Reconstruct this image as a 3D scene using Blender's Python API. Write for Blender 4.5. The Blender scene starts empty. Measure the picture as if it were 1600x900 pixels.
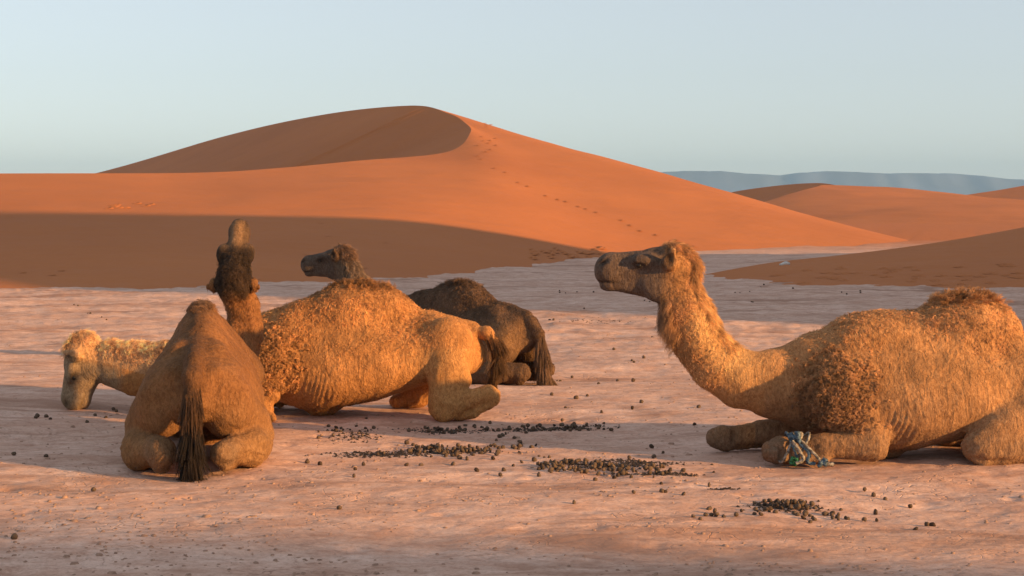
import bpy, bmesh, math, random
import numpy as np
from mathutils import Matrix, Vector

# ------------------------------------------------------------------ camera, world, sun, exposure
SC = bpy.context.scene
COL = SC.collection
R = math.radians
FPX, HOR, CAMH = 2444.0, 315.0, 1.8          # focal length and horizon row in photo pixels, eye height in metres

cam_data = bpy.data.cameras.new('camera')
cam_data.sensor_width = 36.0
cam_data.lens = 36.0 * FPX / 1600.0
cam_data.shift_y = -(450.0 - HOR) / 1600.0
cam_data.clip_end = 60000.0
cam = bpy.data.objects.new('camera', cam_data)
cam.location = (0, 0, CAMH)
cam.rotation_euler = (R(90), 0, 0)
COL.objects.link(cam)
SC.camera = cam

SUN_EL, SUN_AZ = 12.0, 25.0                   # low evening sun from the right, a little behind the camera
world = bpy.data.worlds.new('World')
SC.world = world
world.use_nodes = True
wn, wl = world.node_tree.nodes, world.node_tree.links
wn.clear()
w_out = wn.new('ShaderNodeOutputWorld')
w_bg = wn.new('ShaderNodeBackground')
w_sky = wn.new('ShaderNodeTexSky')
w_sky.sky_type = 'NISHITA'
w_sky.sun_disc = False
w_sky.sun_elevation = R(SUN_EL)
w_sky.sun_rotation = R(90 + SUN_AZ)
w_sky.altitude = 700
w_sky.air_density = 1.0
w_sky.dust_density = 0.6
w_sky.ozone_density = 2.0
w_bg.inputs['Strength'].default_value = 0.135
w_hs = wn.new('ShaderNodeHueSaturation')
w_hs.inputs['Saturation'].default_value = 0.55
wl.new(w_sky.outputs['Color'], w_hs.inputs['Color'])
w_mx = wn.new('ShaderNodeMix'); w_mx.data_type = 'RGBA'          # thin even veil of dust in the air
w_mx.inputs[0].default_value = 0.55
w_mx.inputs[7].default_value = (2.06, 2.16, 2.28, 1)
wl.new(w_hs.outputs['Color'], w_mx.inputs[6])
wl.new(w_mx.outputs[2], w_bg.inputs['Color'])
wl.new(w_bg.outputs['Background'], w_out.inputs['Surface'])

sun_data = bpy.data.lights.new('sun', 'SUN')
sun_data.energy = 5.0
sun_data.angle = R(0.9)
sun_data.color = (1.0, 0.55, 0.20)
sun = bpy.data.objects.new('sun', sun_data)
TOSUN = Vector((math.cos(R(SUN_AZ)) * math.cos(R(SUN_EL)), -math.sin(R(SUN_AZ)) * math.cos(R(SUN_EL)), math.sin(R(SUN_EL))))
sun.rotation_euler = TOSUN.to_track_quat('Z', 'Y').to_euler()
sun.location = (30, -10, 30)
COL.objects.link(sun)

SC.view_settings.view_transform = 'Standard'
SC.view_settings.look = 'None'
SC.view_settings.gamma = 1.0
SC.view_settings.use_curve_mapping = False
SC.view_settings.exposure = 0.92
SC.cycles_curves.shape = 'THICK' if hasattr(SC, 'cycles_curves') else 'THICK'
SC.cycles_curves.subdivisions = 2

# ------------------------------------------------------------------ helpers
RNG = np.random.default_rng(7)

def at(px, py, d):
    """photo pixel + distance -> world point"""
    return ((px - 800.0) / FPX * d, d, CAMH - (py - HOR) / FPX * d)

def ground_at(px, py):
    d = FPX * CAMH / (py - HOR)
    return ((px - 800.0) / FPX * d, d)

_lat = {}
def vnoise(x, y, seed=0):
    """smooth value noise in -1..1"""
    if seed not in _lat:
        _lat[seed] = np.random.default_rng(seed + 100).uniform(-1, 1, (256, 256))
    L = _lat[seed]
    xi, yi = np.floor(x).astype(int), np.floor(y).astype(int)
    fx, fy = x - xi, y - yi
    fx = fx * fx * fx * (fx * (fx * 6 - 15) + 10); fy = fy * fy * fy * (fy * (fy * 6 - 15) + 10)
    a, b, c, d = xi & 255, (xi + 1) & 255, yi & 255, (yi + 1) & 255
    return (L[a, c] * (1 - fx) + L[b, c] * fx) * (1 - fy) + (L[a, d] * (1 - fx) + L[b, d] * fx) * fy

def fbm(x, y, seed=0, oct=4, gain=0.5):
    s, a = 0.0, 1.0
    for i in range(oct):
        s = s + a * vnoise(x * 2 ** i + 13.7 * i, y * 2 ** i + 7.3 * i, seed + i)
        a *= gain
    return s

def sstep(a, b, x):
    t = np.clip((x - a) / (b - a), 0, 1)
    return t * t * (3 - 2 * t)

def mesh_from(name, verts, quads, mats, smooth=True):
    me = bpy.data.meshes.new(name)
    verts = np.asarray(verts, np.float32); quads = np.asarray(quads, np.int32)
    n = quads.shape[1]
    me.vertices.add(len(verts)); me.vertices.foreach_set('co', verts.ravel())
    me.loops.add(quads.size); me.loops.foreach_set('vertex_index', quads.ravel())
    me.polygons.add(len(quads)); me.polygons.foreach_set('loop_start', np.arange(0, quads.size, n, dtype=np.int32))
    if smooth:
        me.polygons.foreach_set('use_smooth', np.ones(len(quads), bool))
    me.update(calc_edges=True)
    for m in (mats if isinstance(mats, (list, tuple)) else [mats]):
        me.materials.append(m)
    return me

def grid_quads(nr, nc, off=0):
    i = np.arange(nr - 1)[:, None]; j = np.arange(nc - 1)[None, :]
    a = (i * nc + j).ravel() + off
    return np.stack([a, a + 1, a + nc + 1, a + nc], 1)

def link(name, data, parent=None, **props):
    o = bpy.data.objects.new(name, data)
    COL.objects.link(o)
    if parent is not None:
        o.parent = parent
    for k, v in props.items():
        o[k] = v
    return o

class NT:
    """small wrapper for building a node material"""
    def __init__(self, name):
        self.m = bpy.data.materials.new(name); self.m.use_nodes = True
        self.t = self.m.node_tree; self.t.nodes.clear()
        self.out = self.n('ShaderNodeOutputMaterial')
    def n(self, typ, **kw):
        nd = self.t.nodes.new(typ)
        for k, v in kw.items():
            if k.startswith('i_'):
                nd.inputs[k[2:].replace('_', ' ')].default_value = v
            else:
                setattr(nd, k, v)
        return nd
    def l(self, a, b):
        self.t.links.new(a, b)
    def noise(self, vec, scale, detail=4.0, rough=0.55, dist=0.0):
        n = self.n('ShaderNodeTexNoise'); n.inputs['Scale'].default_value = scale
        n.inputs['Detail'].default_value = detail; n.inputs['Roughness'].default_value = rough
        n.inputs['Distortion'].default_value = dist
        if vec is not None: self.l(vec, n.inputs['Vector'])
        return n.outputs['Fac']
    def mapping(self, vec, scale):
        n = self.n('ShaderNodeMapping'); n.inputs['Scale'].default_value = scale
        self.l(vec, n.inputs['Vector']); return n.outputs['Vector']
    def ramp(self, fac, stops):
        n = self.n('ShaderNodeValToRGB'); e = n.color_ramp.elements
        while len(e) < len(stops): e.new(0.5)
        for q, (p, c) in zip(e, stops):
            q.position = p; q.color = (c, c, c, 1) if not isinstance(c, tuple) else (*c, 1)
        self.l(fac, n.inputs['Fac']); return n.outputs['Color']
    def mix(self, fac, a, b, mode='MIX'):
        n = self.n('ShaderNodeMix', data_type='RGBA', blend_type=mode)
        for s, v in ((n.inputs['Factor'], fac), (n.inputs['A'], a), (n.inputs['B'], b)):
            if isinstance(v, (int, float)): s.default_value = v
            elif isinstance(v, tuple): s.default_value = (*v, 1)
            else: self.l(v, s)
        # colour sockets of the Mix node share names: pick by type
        return n.outputs['Result']
    def math(self, op, a, b=None):
        n = self.n('ShaderNodeMath', operation=op)
        for i, v in enumerate((a, b)):
            if v is None: continue
            if isinstance(v, (int, float)): n.inputs[i].default_value = v
            else: self.l(v, n.inputs[i])
        return n.outputs[0]
    def bump(self, h, strength, dist, normal=None):
        n = self.n('ShaderNodeBump'); n.inputs['Strength'].default_value = strength; n.inputs['Distance'].default_value = dist
        self.l(h, n.inputs['Height'])
        if normal is not None: self.l(normal, n.inputs['Normal'])
        return n.outputs['Normal']

def mixc(nt, fac, a, b, mode='MIX'):
    n = nt.t.nodes.new('ShaderNodeMix'); n.data_type = 'RGBA'; n.blend_type = mode
    ins = [s for s in n.inputs if s.enabled or True]
    fs = n.inputs[0]; A = n.inputs[6]; B = n.inputs[7]
    for s, v in ((fs, fac), (A, a), (B, b)):
        if isinstance(v, (int, float)): s.default_value = v
        elif isinstance(v, tuple): s.default_value = (*v, 1)
        else: nt.l(v, s)
    return n.outputs[2]

def principled(nt, col, rough=0.9, normal=None, spec=0.2):
    p = nt.n('ShaderNodeBsdfPrincipled')
    p.inputs['Roughness'].default_value = rough
    p.inputs['Specular IOR Level'].default_value = spec
    if isinstance(col, tuple): p.inputs['Base Color'].default_value = (*col, 1)
    else: nt.l(col, p.inputs['Base Color'])
    if normal is not None: nt.l(normal, p.inputs['Normal'])
    nt.l(p.outputs[0], nt.out.inputs['Surface'])
    return p

# ------------------------------------------------------------------ materials of the setting
SAND = (0.50, 0.178, 0.062)
SAND2 = (0.43, 0.150, 0.054)

def make_sand():
    nt = NT('dune_sand')
    geo = nt.n('ShaderNodeNewGeometry').outputs['Position']
    big = nt.noise(nt.mapping(geo, (1, 1, 2)), 0.06, 5, 0.6)
    fine = nt.noise(geo, 6.0, 6, 0.7)
    c = mixc(nt, nt.ramp(big, [(0.35, 0.0), (0.65, 1.0)]), SAND, SAND2)
    c = mixc(nt, nt.math('MULTIPLY', fine, 0.30), c, (0.30, 0.105, 0.04))
    rip = nt.noise(nt.mapping(geo, (0.5, 1.6, 2.0)), 3.0, 4, 0.6, 0.4)
    mid = nt.noise(nt.mapping(geo, (0.6, 1, 1)), 0.5, 4, 0.55)
    n1 = nt.bump(mid, 0.25, 0.5)
    n2 = nt.bump(rip, 0.25, 0.06, n1)
    principled(nt, c, 0.95, n2, 0.1)
    return nt.m

def make_clay():
    nt = NT('dry_clay')
    geo = nt.n('ShaderNodeNewGeometry').outputs['Position']
    strk = nt.noise(nt.mapping(geo, (0.5, 1.3, 1)), 0.9, 6, 0.62, 0.6)
    mid = nt.noise(nt.mapping(geo, (0.8, 1.4, 1)), 4.5, 6, 0.65, 0.4)
    fine = nt.noise(geo, 38.0, 5, 0.7)
    c = mixc(nt, nt.ramp(strk, [(0.36, 0.0), (0.62, 1.0)]), (0.58, 0.355, 0.26), (0.74, 0.505, 0.40))
    c = mixc(nt, nt.ramp(mid, [(0.40, 0.0), (0.66, 0.55)]), c, (0.42, 0.205, 0.13))
    c = mixc(nt, nt.ramp(fine, [(0.45, 0.0), (0.75, 0.45)]), c, (0.25, 0.135, 0.09))
    grit = nt.noise(nt.mapping(geo, (0.6, 1.2, 1)), 17.0, 6, 0.75, 0.5)
    c = mixc(nt, nt.ramp(grit, [(0.52, 0.0), (0.70, 0.65)]), c, (0.30, 0.15, 0.095))
    c = mixc(nt, nt.ramp(grit, [(0.28, 0.4), (0.42, 0.0)]), c, (0.80, 0.58, 0.47))
    damp = nt.noise(nt.mapping(geo, (0.35, 1.2, 1)), 0.8, 5, 0.7, 0.8)
    c = mixc(nt, nt.ramp(damp, [(0.53, 0.0), (0.64, 0.75)]), c, (0.33, 0.175, 0.115))
    # cracks and flaking crust
    warp = nt.n('ShaderNodeVectorMath', operation='ADD')
    wn_ = nt.n('ShaderNodeTexNoise'); wn_.inputs['Scale'].default_value = 3.0; wn_.inputs['Detail'].default_value = 3
    nt.l(geo, wn_.inputs['Vector'])
    sc_ = nt.n('ShaderNodeVectorMath', operation='SCALE'); sc_.inputs['Scale'].default_value = 0.45
    nt.l(wn_.outputs['Color'], sc_.inputs[0]); nt.l(geo, warp.inputs[0]); nt.l(sc_.outputs[0], warp.inputs[1])
    vor = nt.n('ShaderNodeTexVoronoi', feature='DISTANCE_TO_EDGE'); vor.inputs['Scale'].default_value = 6.5
    nt.l(nt.mapping(warp.outputs[0], (1.0, 1.9, 1.0)), vor.inputs['Vector'])
    crack = nt.ramp(vor.outputs['Distance'], [(0.0, 0.0), (0.05, 1.0)])
    cm = nt.ramp(nt.noise(geo, 1.3, 5, 0.7), [(0.50, 0.0), (0.68, 0.8)])
    ck = nt.math('MULTIPLY', nt.math('SUBTRACT', 1.0, crack), cm)
    c = mixc(nt, nt.math('MULTIPLY', ck, 0.55), c, (0.17, 0.09, 0.06))
    # sand drifts on the far plain, behind the first dunes
    sep = nt.n('ShaderNodeSeparateXYZ'); nt.l(geo, sep.inputs[0])
    far = nt.ramp(nt.math('MULTIPLY', nt.math('ADD', sep.outputs['Y'], nt.math('MULTIPLY', strk, 20.0)), 0.005), [(0.33, 0.0), (0.42, 1.0)])
    c = mixc(nt, far, c, SAND2)
    n1 = nt.bump(mid, 0.30, 0.03)
    n2 = nt.bump(grit, 0.45, 0.014, nt.bump(fine, 0.5, 0.006, n1))
    n3 = nt.bump(nt.math('MULTIPLY', ck, -1.0), 0.6, 0.02, n2)
    principled(nt, c, 0.95, n3, 0.1)
    return nt.m

def make_plain(name, col, var=0.3, scale=6.0, rough=0.9, bump=0.3, bdist=0.01, spec=0.2, obj=True):
    nt = NT(name)
    v = nt.n('ShaderNodeTexCoord').outputs['Object' if obj else 'Generated']
    f = nt.noise(v, scale, 5, 0.65)
    dark = tuple(x * (1 - var) for x in col)
    c = mixc(nt, nt.ramp(f, [(0.35, 0.0), (0.68, 1.0)]), dark, col)
    n = nt.bump(f, bump, bdist) if bump else None
    principled(nt, c, rough, n, spec)
    return nt.m

M_SAND, M_CLAY = make_sand(), make_clay()
M_HILL = make_plain('hazed_hill_rock', (0.13, 0.18, 0.31), 0.35, 0.004, 0.95, 0.0, 1.0, 0.1)  # blue of distance haze painted into the rock colour
def make_dung():
    nt = NT('dung')
    oi = nt.n('ShaderNodeObjectInfo'); tc = nt.n('ShaderNodeNewGeometry').outputs['Position']
    f = nt.noise(tc, 90.0, 4, 0.7); g = nt.noise(tc, 22.0, 2, 0.5)
    c = mixc(nt, nt.ramp(f, [(0.35, 0.0), (0.68, 1.0)]), (0.030, 0.019, 0.013), (0.085, 0.054, 0.034))
    c = mixc(nt, nt.ramp(nt.math('ADD', nt.math('MULTIPLY', oi.outputs['Random'], 0.5), nt.math('MULTIPLY', g, 0.6)), [(0.42, 0.0), (0.85, 0.75)]), c, (0.17, 0.115, 0.075))
    principled(nt, c, 0.8, nt.bump(f, 0.6, 0.006), 0.25)
    return nt.m
M_DUNG = make_dung()

# ------------------------------------------------------------------ the ground
def ground_z(x, d):
    x = np.asarray(x, float); d = np.asarray(d, float)
    near = 1.0 - sstep(60, 160, d)
    z = 0.030 * fbm(x * 0.42 + 3.1, d * 0.75 + 1.7, 11, 4, 0.55)
    z = z + 0.006 * fbm(x * 1.6, d * 2.4, 21, 4, 0.55)
    z = z + 0.0025 * fbm(x * 9.0, d * 11.0, 31, 3, 0.6)
    z = z + 0.016 * fbm(x * 2.6, d * 3.4, 41, 3, 0.6) * sstep(15, 21, d) * (1 - sstep(40, 60, d))
    # a slight swell that carries the camels, falling to the viewer
    z = z - 0.05 * (1 - sstep(6.5, 9.5, d)) - 0.03 * sstep(12.5, 18, d)
    if z.size > 4:
        rr = np.random.default_rng(17)
        for i in range(130):
            cx, cd = ground_at(rr.uniform(-60, 1660), rr.uniform(585, 890) if i % 3 else rr.uniform(640, 780))
            rad = rr.uniform(0.06, 0.12); dep = rr.uniform(0.006, 0.018)
            m = (np.abs(x - cx) < 3 * rad) & (np.abs(d - cd) < 3 * rad)
            q = ((x[m] - cx) ** 2 + ((d[m] - cd) * 1.15) ** 2) / rad ** 2
            z[m] += dep * (0.55 * q - 1) * np.exp(-q)
    return z * near

def build_ground():
    f = FPX * CAMH
    py = np.concatenate([np.linspace(930, 560, 620), np.linspace(559, 400, 150), np.linspace(399, 332, 40)])
    dn = f / (py - HOR)
    d = np.concatenate([np.array([-400, -150, -60, -25, -10, -4, 0, 2.5, 4, 5, 5.8, 6.3, 6.7]), dn, np.array([320, 450, 800, 1600, 3200, 5000.0])])
    u_in = np.linspace(-0.40, 0.40, 620)
    u_o = 0.40 + np.cumsum(np.geomspace(0.003, 0.55, 36))
    u = np.concatenate([-u_o[::-1], u_in, u_o])
    D = np.repeat(d[:, None], len(u), 1)
    X = u[None, :] * np.maximum(D, 6.0)
    Z = ground_z(X, D)
    v = np.stack([X, D, Z], 2).reshape(-1, 3)
    me = mesh_from('ground', v, grid_quads(len(d), len(u)), M_CLAY)
    link('ground', me, kind='structure')

build_ground()

# ------------------------------------------------------------------ dunes: ruled from a crest line to a foot line, with a slip face
def catmull(P, n):
    P = np.asarray(P, float); m = len(P)
    t = np.linspace(0, m - 1, n); i = np.clip(t.astype(int), 0, m - 2); f = (t - i)[:, None]
    p0, p1, p2, p3 = P[np.clip(i - 1, 0, m - 1)], P[i], P[i + 1], P[np.clip(i + 2, 0, m - 1)]
    return 0.5 * (2 * p1 + (p2 - p0) * f + (2 * p0 - 5 * p1 + 4 * p2 - p3) * f ** 2 + (3 * p1 - p0 - 3 * p2 + p3) * f ** 3)

def dune(name, crest, foot, back=None, slip=None, power=1.15, ns=240, nt_=90, amp=0.08, bpow=1.0, seed=50):
    """crest: (x,d,z) points; foot: (x,d) points, same count. back: foot line of the lee side. slip: (near, far) index ranges ruled together"""
    c = catmull(crest, ns); f = catmull(np.array([(a, b, -0.12) for a, b in foot]), ns)
    verts, quads = [], []
    def patch(A, B, pw, n, a2, flip):
        t = np.linspace(0, 1, n)[None, :, None]
        V = A[:, None, :] * (1 - t) + B[:, None, :] * t
        zz = B[:, None, 2] + (A[:, None, 2] - B[:, None, 2]) * (1 - t[..., 0]) ** pw
        env = np.sin(np.pi * np.clip(t[..., 0], 0, 1)) ** 0.7
        zz = zz + a2 * env * fbm(V[..., 0] * 0.10, V[..., 1] * 0.07, seed, 3)
        V[..., 2] = zz
        q = grid_quads(V.shape[0], V.shape[1], sum(len(x) for x in verts))
        verts.append(V.reshape(-1, 3)); quads.append(q[:, ::-1] if flip else q)
    patch(c, f, power, nt_, amp, True)
    if back is not None:
        b = catmull(np.array([(a_, b_, -0.12) for a_, b_ in back]), ns)
        patch(c, b, bpow, nt_ // 2, amp * 0.5, False)
    if slip is not None:
        line, dirs, tan_, floor = slip[:4]
        L = catmull(line, ns); Dv = catmull(np.array([(a_, b_, 0.0) for a_, b_ in dirs]), ns)
        Dv /= np.linalg.norm(Dv, axis=1)[:, None]
        run = (np.maximum(L[:, 2] - floor, 0.05) / tan_)[:, None]
        n = 60
        t = np.linspace(0, 1, n)[None, :, None]
        V = L[:, None, :] + Dv[:, None, :] * (t * run[:, None, :] * 1.25)
        drop = (t[..., 0] * run * tan_) * (1.0 - 0.12 * t[..., 0])
        V[..., 2] = L[:, None, 2] - drop + 0.05 * fbm(V[..., 0] * 0.1, V[..., 1] * 0.1, seed + 5, 3) * np.sin(np.pi * t[..., 0])
        if len(slip) > 4:                                # an old slide track down the slip face
            i0 = int(np.argmin((800 + FPX * L[:, 0] / L[:, 1] - slip[4]) ** 2 + (HOR + FPX * (CAMH - L[:, 2]) / L[:, 1] - slip[5]) ** 2))
            ii = np.arange(ns)[:, None] - i0 + 1.5 * fbm(np.linspace(0, 6, n)[None, :], np.zeros((1, n)), 77, 2)
            V[..., 2] += (-0.20 * np.exp(-(ii / 1.6) ** 2) + 0.10 * np.exp(-((np.abs(ii) - 3.5) / 1.6) ** 2)) * sstep(0.0, 0.06, t[..., 0])
        q = grid_quads(ns, n, sum(len(x) for x in verts))
        verts.append(V.reshape(-1, 3)); quads.append(q)
    me = mesh_from(name, np.concatenate(verts), np.concatenate(quads), M_SAND)
    return link(name, me, kind='structure')

def cr(px, py, d):
    return at(px, py, d)

main_crest = [(-75, 46, 2.2), (-52, 52, 2.5), (-34, 57, 2.75), cr(0, 271, 62), cr(300, 270, 68.5), cr(430, 263, 72.5), cr(560, 251, 78), cr(700, 237, 86),
              cr(735, 207, 96), cr(727, 192, 103), cr(700, 177, 109), cr(640, 165, 118), cr(500, 180, 138), cr(350, 213, 165), cr(140, 273, 200), (-90, 240, 0.5)]
main_foot = [(-75, 24), (-52, 27), (-34, 29), (-17, 31), (-9, 32.3), (-5.5, 33.8), (-2.2, 36.5), (0.6, 44),
             (4.6, 55), (9.5, 60.5), (17.6, 69.5), (19.5, 80.5), (16.5, 101), (6, 140), (-20, 190), (-60, 240)]
main_slip = [(-0.1, 1), (-0.1, 1), (-0.15, 1), (-0.2, 1), (-0.3, 1), (-0.4, 1), (-0.5, 0.9), (-0.8, 0.5), (-1, 0.0), (-1, -0.15), (-0.95, -0.3), (-0.9, -0.43), (-0.9, -0.43), (-0.88, -0.46), (-0.88, -0.46), (-0.88, -0.46)]
dune('dune', main_crest, main_foot, None, (main_crest, main_slip, 0.60, -0.4, 668, 170), 1.05, 900, 200, 0.10)

right_crest = [cr(1085, 432, 38.5), cr(1200, 411, 40.5), cr(1300, 400, 42), cr(1400, 388, 44), cr(1500, 373, 46), cr(1600, 355, 48), (20, 47, 1.9), (24, 44, 4.0), (28, 38, 7.8), (31, 31, 10.8), (32, 24.5, 13.0), (33.5, 18, 13.2), (36, 11.5, 10.6), (39, 6, 4.6), (42, 2, 0.4), (46, -2, 0.1)]
right_foot = [(4.3, 38.2), (4.7, 36.2), (5.6, 33.4), (7.0, 32.0), (9.0, 31.3), (11.0, 30.8), (12.2, 30.4), (13.2, 29.6), (14.0, 28), (14.4, 25.5), (15.0, 22), (17.5, 16), (22, 11), (28, 6), (35, 2), (41, -2)]
right_back = [(4.6, 38.9), (6.8, 43), (9.5, 48), (14, 54), (20, 60), (27, 64), (33, 64), (40, 62), (48, 57), (55, 50), (60, 42), (64, 32), (66, 22), (66, 12), (64, 4), (58, -2)]
dune('dune', right_crest, right_foot, right_back, None, 1.05, 500, 120, 0.05)
# unseen dune behind the viewer's right shoulder, added to shade the near clay
dune('dune', [(32, -4.2, 0.4), (32.5, -5.6, 6.2), (33, -9, 8.8), (34, -14, 9.4), (35, -22, 6.8), (36, -32, 1.0)], [(28, -4), (22, -7), (18, -11), (17, -16), (20, -24), (32, -34)],
     [(36, -3), (48, -6), (56, -11), (58, -17), (56, -24), (42, -36)], None, 1.05, 120, 50, 0.05, 1.0, 66)

d2_crest = [cr(1130, 322, 172), cr(1190, 316, 176), cr(1230, 304, 184), cr(1275, 292, 196), cr(1292, 289, 203), cr(1350, 291, 205), cr(1400, 293, 206), cr(1450, 298, 206), cr(1500, 306, 205), cr(1560, 316, 204), cr(1640, 328, 200)]
d2_foot = [(20, 150), (24, 138), (28, 128), (34, 120), (40, 116), (47, 114), (54, 114), (61, 116), (70, 120), (80, 130), (90, 140)]
d2_back = [(22, 180), (40, 240), (50, 260), (60, 270), (70, 280), (75, 285), (80, 285), (85, 285), (90, 285), (95, 280), (100, 270)]
dune('dune', d2_crest, d2_foot, d2_back, None, 1.2, 200, 70, 0.12, 1.0, 61)
d2b_crest = [cr(1110, 312, 236), cr(1145, 300, 234), cr(1215, 290, 226), cr(1275, 286.0, 214), cr(1310, 290, 206), cr(1340, 297, 200)]
dune('dune', d2b_crest, [(45, 270), (55, 262), (62, 250), (66, 236), (64, 222), (60, 212)], None,
     (d2b_crest, [(-0.8, -0.5)] * 6, 0.6, -0.3), 1.1, 120, 50, 0.05, 1.0, 63)

d3_crest = [cr(1470, 312, 262), cr(1500, 306, 262), cr(1560, 297, 264), cr(1600, 290, 266), cr(1660, 280, 268), cr(1760, 276, 270), cr(1900, 300, 270)]
d3_foot = [(70, 255), (73, 240), (78, 222), (84, 214), (92, 210), (105, 212), (125, 240)]
d3_back = [(72, 268), (80, 290), (90, 310), (100, 320), (110, 320), (125, 315), (135, 290)]
dune('dune', d3_crest, d3_foot, d3_back, None, 1.2, 120, 50, 0.1, 1.0, 62)

# ------------------------------------------------------------------ far table hills
def build_hills():
    d0 = 4200.0
    prof = [(-2600, 300), (-1500, 296), (-600, 285), (200, 276), (700, 272), (1000, 270), (1060, 269), (1130, 268), (1180, 271), (1220, 275), (1232, 275), (1245, 270), (1300, 267), (1360, 269), (1420, 271), (1480, 272), (1530, 275), (1580, 280), (1650, 282), (1800, 277), (2200, 284), (3000, 295), (4200, 300)]
    pts = np.array([at(px, py, d0) for px, py in prof])
    n = 700
    xs = np.linspace(pts[0, 0], pts[-1, 0], n)
    top = np.interp(xs, pts[:, 0], pts[:, 2])
    top = top + 2.2 * fbm(xs / 90.0, xs * 0, 71, 4, 0.6)
    tt = np.array([0, 0.35, 0.62, 0.80, 0.92, 1.0, 1.02, 2.2, 3.2])
    hz = np.array([-0.05, 0.18, 0.42, 0.62, 0.92, 1.0, 1.0, 0.95, -0.05])
    V = np.zeros((n, len(tt), 3))
    g = fbm(xs / 60.0, xs * 0 + 3, 75, 4, 0.6)
    for j, (t, h) in enumerate(zip(tt, hz)):
        V[:, j, 0] = xs
        V[:, j, 1] = d0 - 260 * (1 - t) + 14 * g * (1.0 if 0 < t < 1 else 0.2) + (t > 1.5) * 200
        V[:, j, 2] = top * h
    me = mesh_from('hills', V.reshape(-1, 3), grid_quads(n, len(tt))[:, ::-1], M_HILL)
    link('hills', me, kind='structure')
build_hills()

def build_haze():
    nt = NT('haze_air')
    v = nt.n('ShaderNodeVolumePrincipled')
    v.inputs['Color'].default_value = (0.36, 0.66, 1.0, 1)
    v.inputs['Density'].default_value = 0.00019
    v.inputs['Anisotropy'].default_value = 0.0
    nt.l(v.outputs[0], nt.out.inputs['Volume'])
    x0, x1, y0, y1, z0, z1 = -9000, 9000, -600, 5300, -2.0, 130.0
    V = [(x, y, z) for x in (x0, x1) for y in (y0, y1) for z in (z0, z1)]
    me = mesh_from('haze', V, [(0, 1, 3, 2), (4, 6, 7, 5), (0, 4, 5, 1), (2, 3, 7, 6), (0, 2, 6, 4), (1, 5, 7, 3)], nt.m, False)
    link('haze', me, kind='stuff', label='pale evening dust haze over the desert plain', category='haze')
build_haze()
# ------------------------------------------------------------------ camels: one continuous body surface each, grown from a distance field
class Field:
    def __init__(self, lo, hi, h):
        self.lo = np.array(lo, np.float32); self.h = h
        self.n = np.ceil((np.array(hi) - self.lo) / h).astype(int) + 1
        self.F = np.full(self.n, 0.6, np.float32)
    def box(self, lo, hi):
        a = np.clip(np.floor((np.array(lo) - self.lo) / self.h).astype(int), 0, self.n - 1)
        b = np.clip(np.ceil((np.array(hi) - self.lo) / self.h).astype(int) + 1, 1, self.n)
        if np.any(b <= a): return None, None
        ax = [(self.lo[i] + self.h * np.arange(a[i], b[i], dtype=np.float32)) for i in range(3)]
        P = np.stack(np.meshgrid(*ax, indexing='ij'), -1)
        return (slice(a[0], b[0]), slice(a[1], b[1]), slice(a[2], b[2])), P
    def add(self, fn, lo, hi, k):
        m = k + 0.05
        sl, P = self.box(np.array(lo) - m, np.array(hi) + m)
        if sl is None: return
        d = fn(P); f = self.F[sl]
        hh = np.maximum(k - np.abs(f - d), 0) / k
        self.F[sl] = np.minimum(f, d) - hh * hh * k * 0.25
    def cut(self, fn, lo, hi, k=0.01):
        m = k + 0.03
        sl, P = self.box(np.array(lo) - m, np.array(hi) + m)
        if sl is None: return
        d = -fn(P); f = self.F[sl]
        hh = np.maximum(k - np.abs(f - d), 0) / k
        self.F[sl] = np.maximum(f, d) + hh * hh * k * 0.25

def ell(c, r, M=None):
    c = np.array(c, np.float32); r = np.array(r, np.float32)
    def fn(P):
        q = P - c
        if M is not None: q = q @ M
        q = q / r
        k0 = np.sqrt((q * q).sum(-1)); k1 = np.sqrt(((q / r) ** 2).sum(-1)) + 1e-6
        return k0 * (k0 - 1.0) / k1
    R_ = r.max() if M is not None else r
    return fn, c - R_, c + R_

def bone(a, b, rv, rs, side=(0, 1, 0)):
    """tapered limb; rv=(r0,r1) in the limb's plane, rs=(r0,r1) across it along side"""
    a = np.array(a, np.float32); b = np.array(b, np.float32); s = np.array(side, np.float32); s /= np.linalg.norm(s)
    ab = b - a; L2 = float(ab @ ab) + 1e-9
    def fn(P):
        q = P - a
        t = np.clip((q @ ab) / L2, 0, 1)
        q = q - t[..., None] * ab
        u = q @ s
        w2 = np.maximum((q * q).sum(-1) - u * u, 0)
        RV = rv[0] + (rv[1] - rv[0]) * t; RS = rs[0] + (rs[1] - rs[0]) * t
        return (np.sqrt(w2 / RV ** 2 + u * u / RS ** 2) - 1.0) * np.minimum(RV, RS)
    m = max(max(rv), max(rs))
    return fn, np.minimum(a, b) - m, np.maximum(a, b) + m

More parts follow.
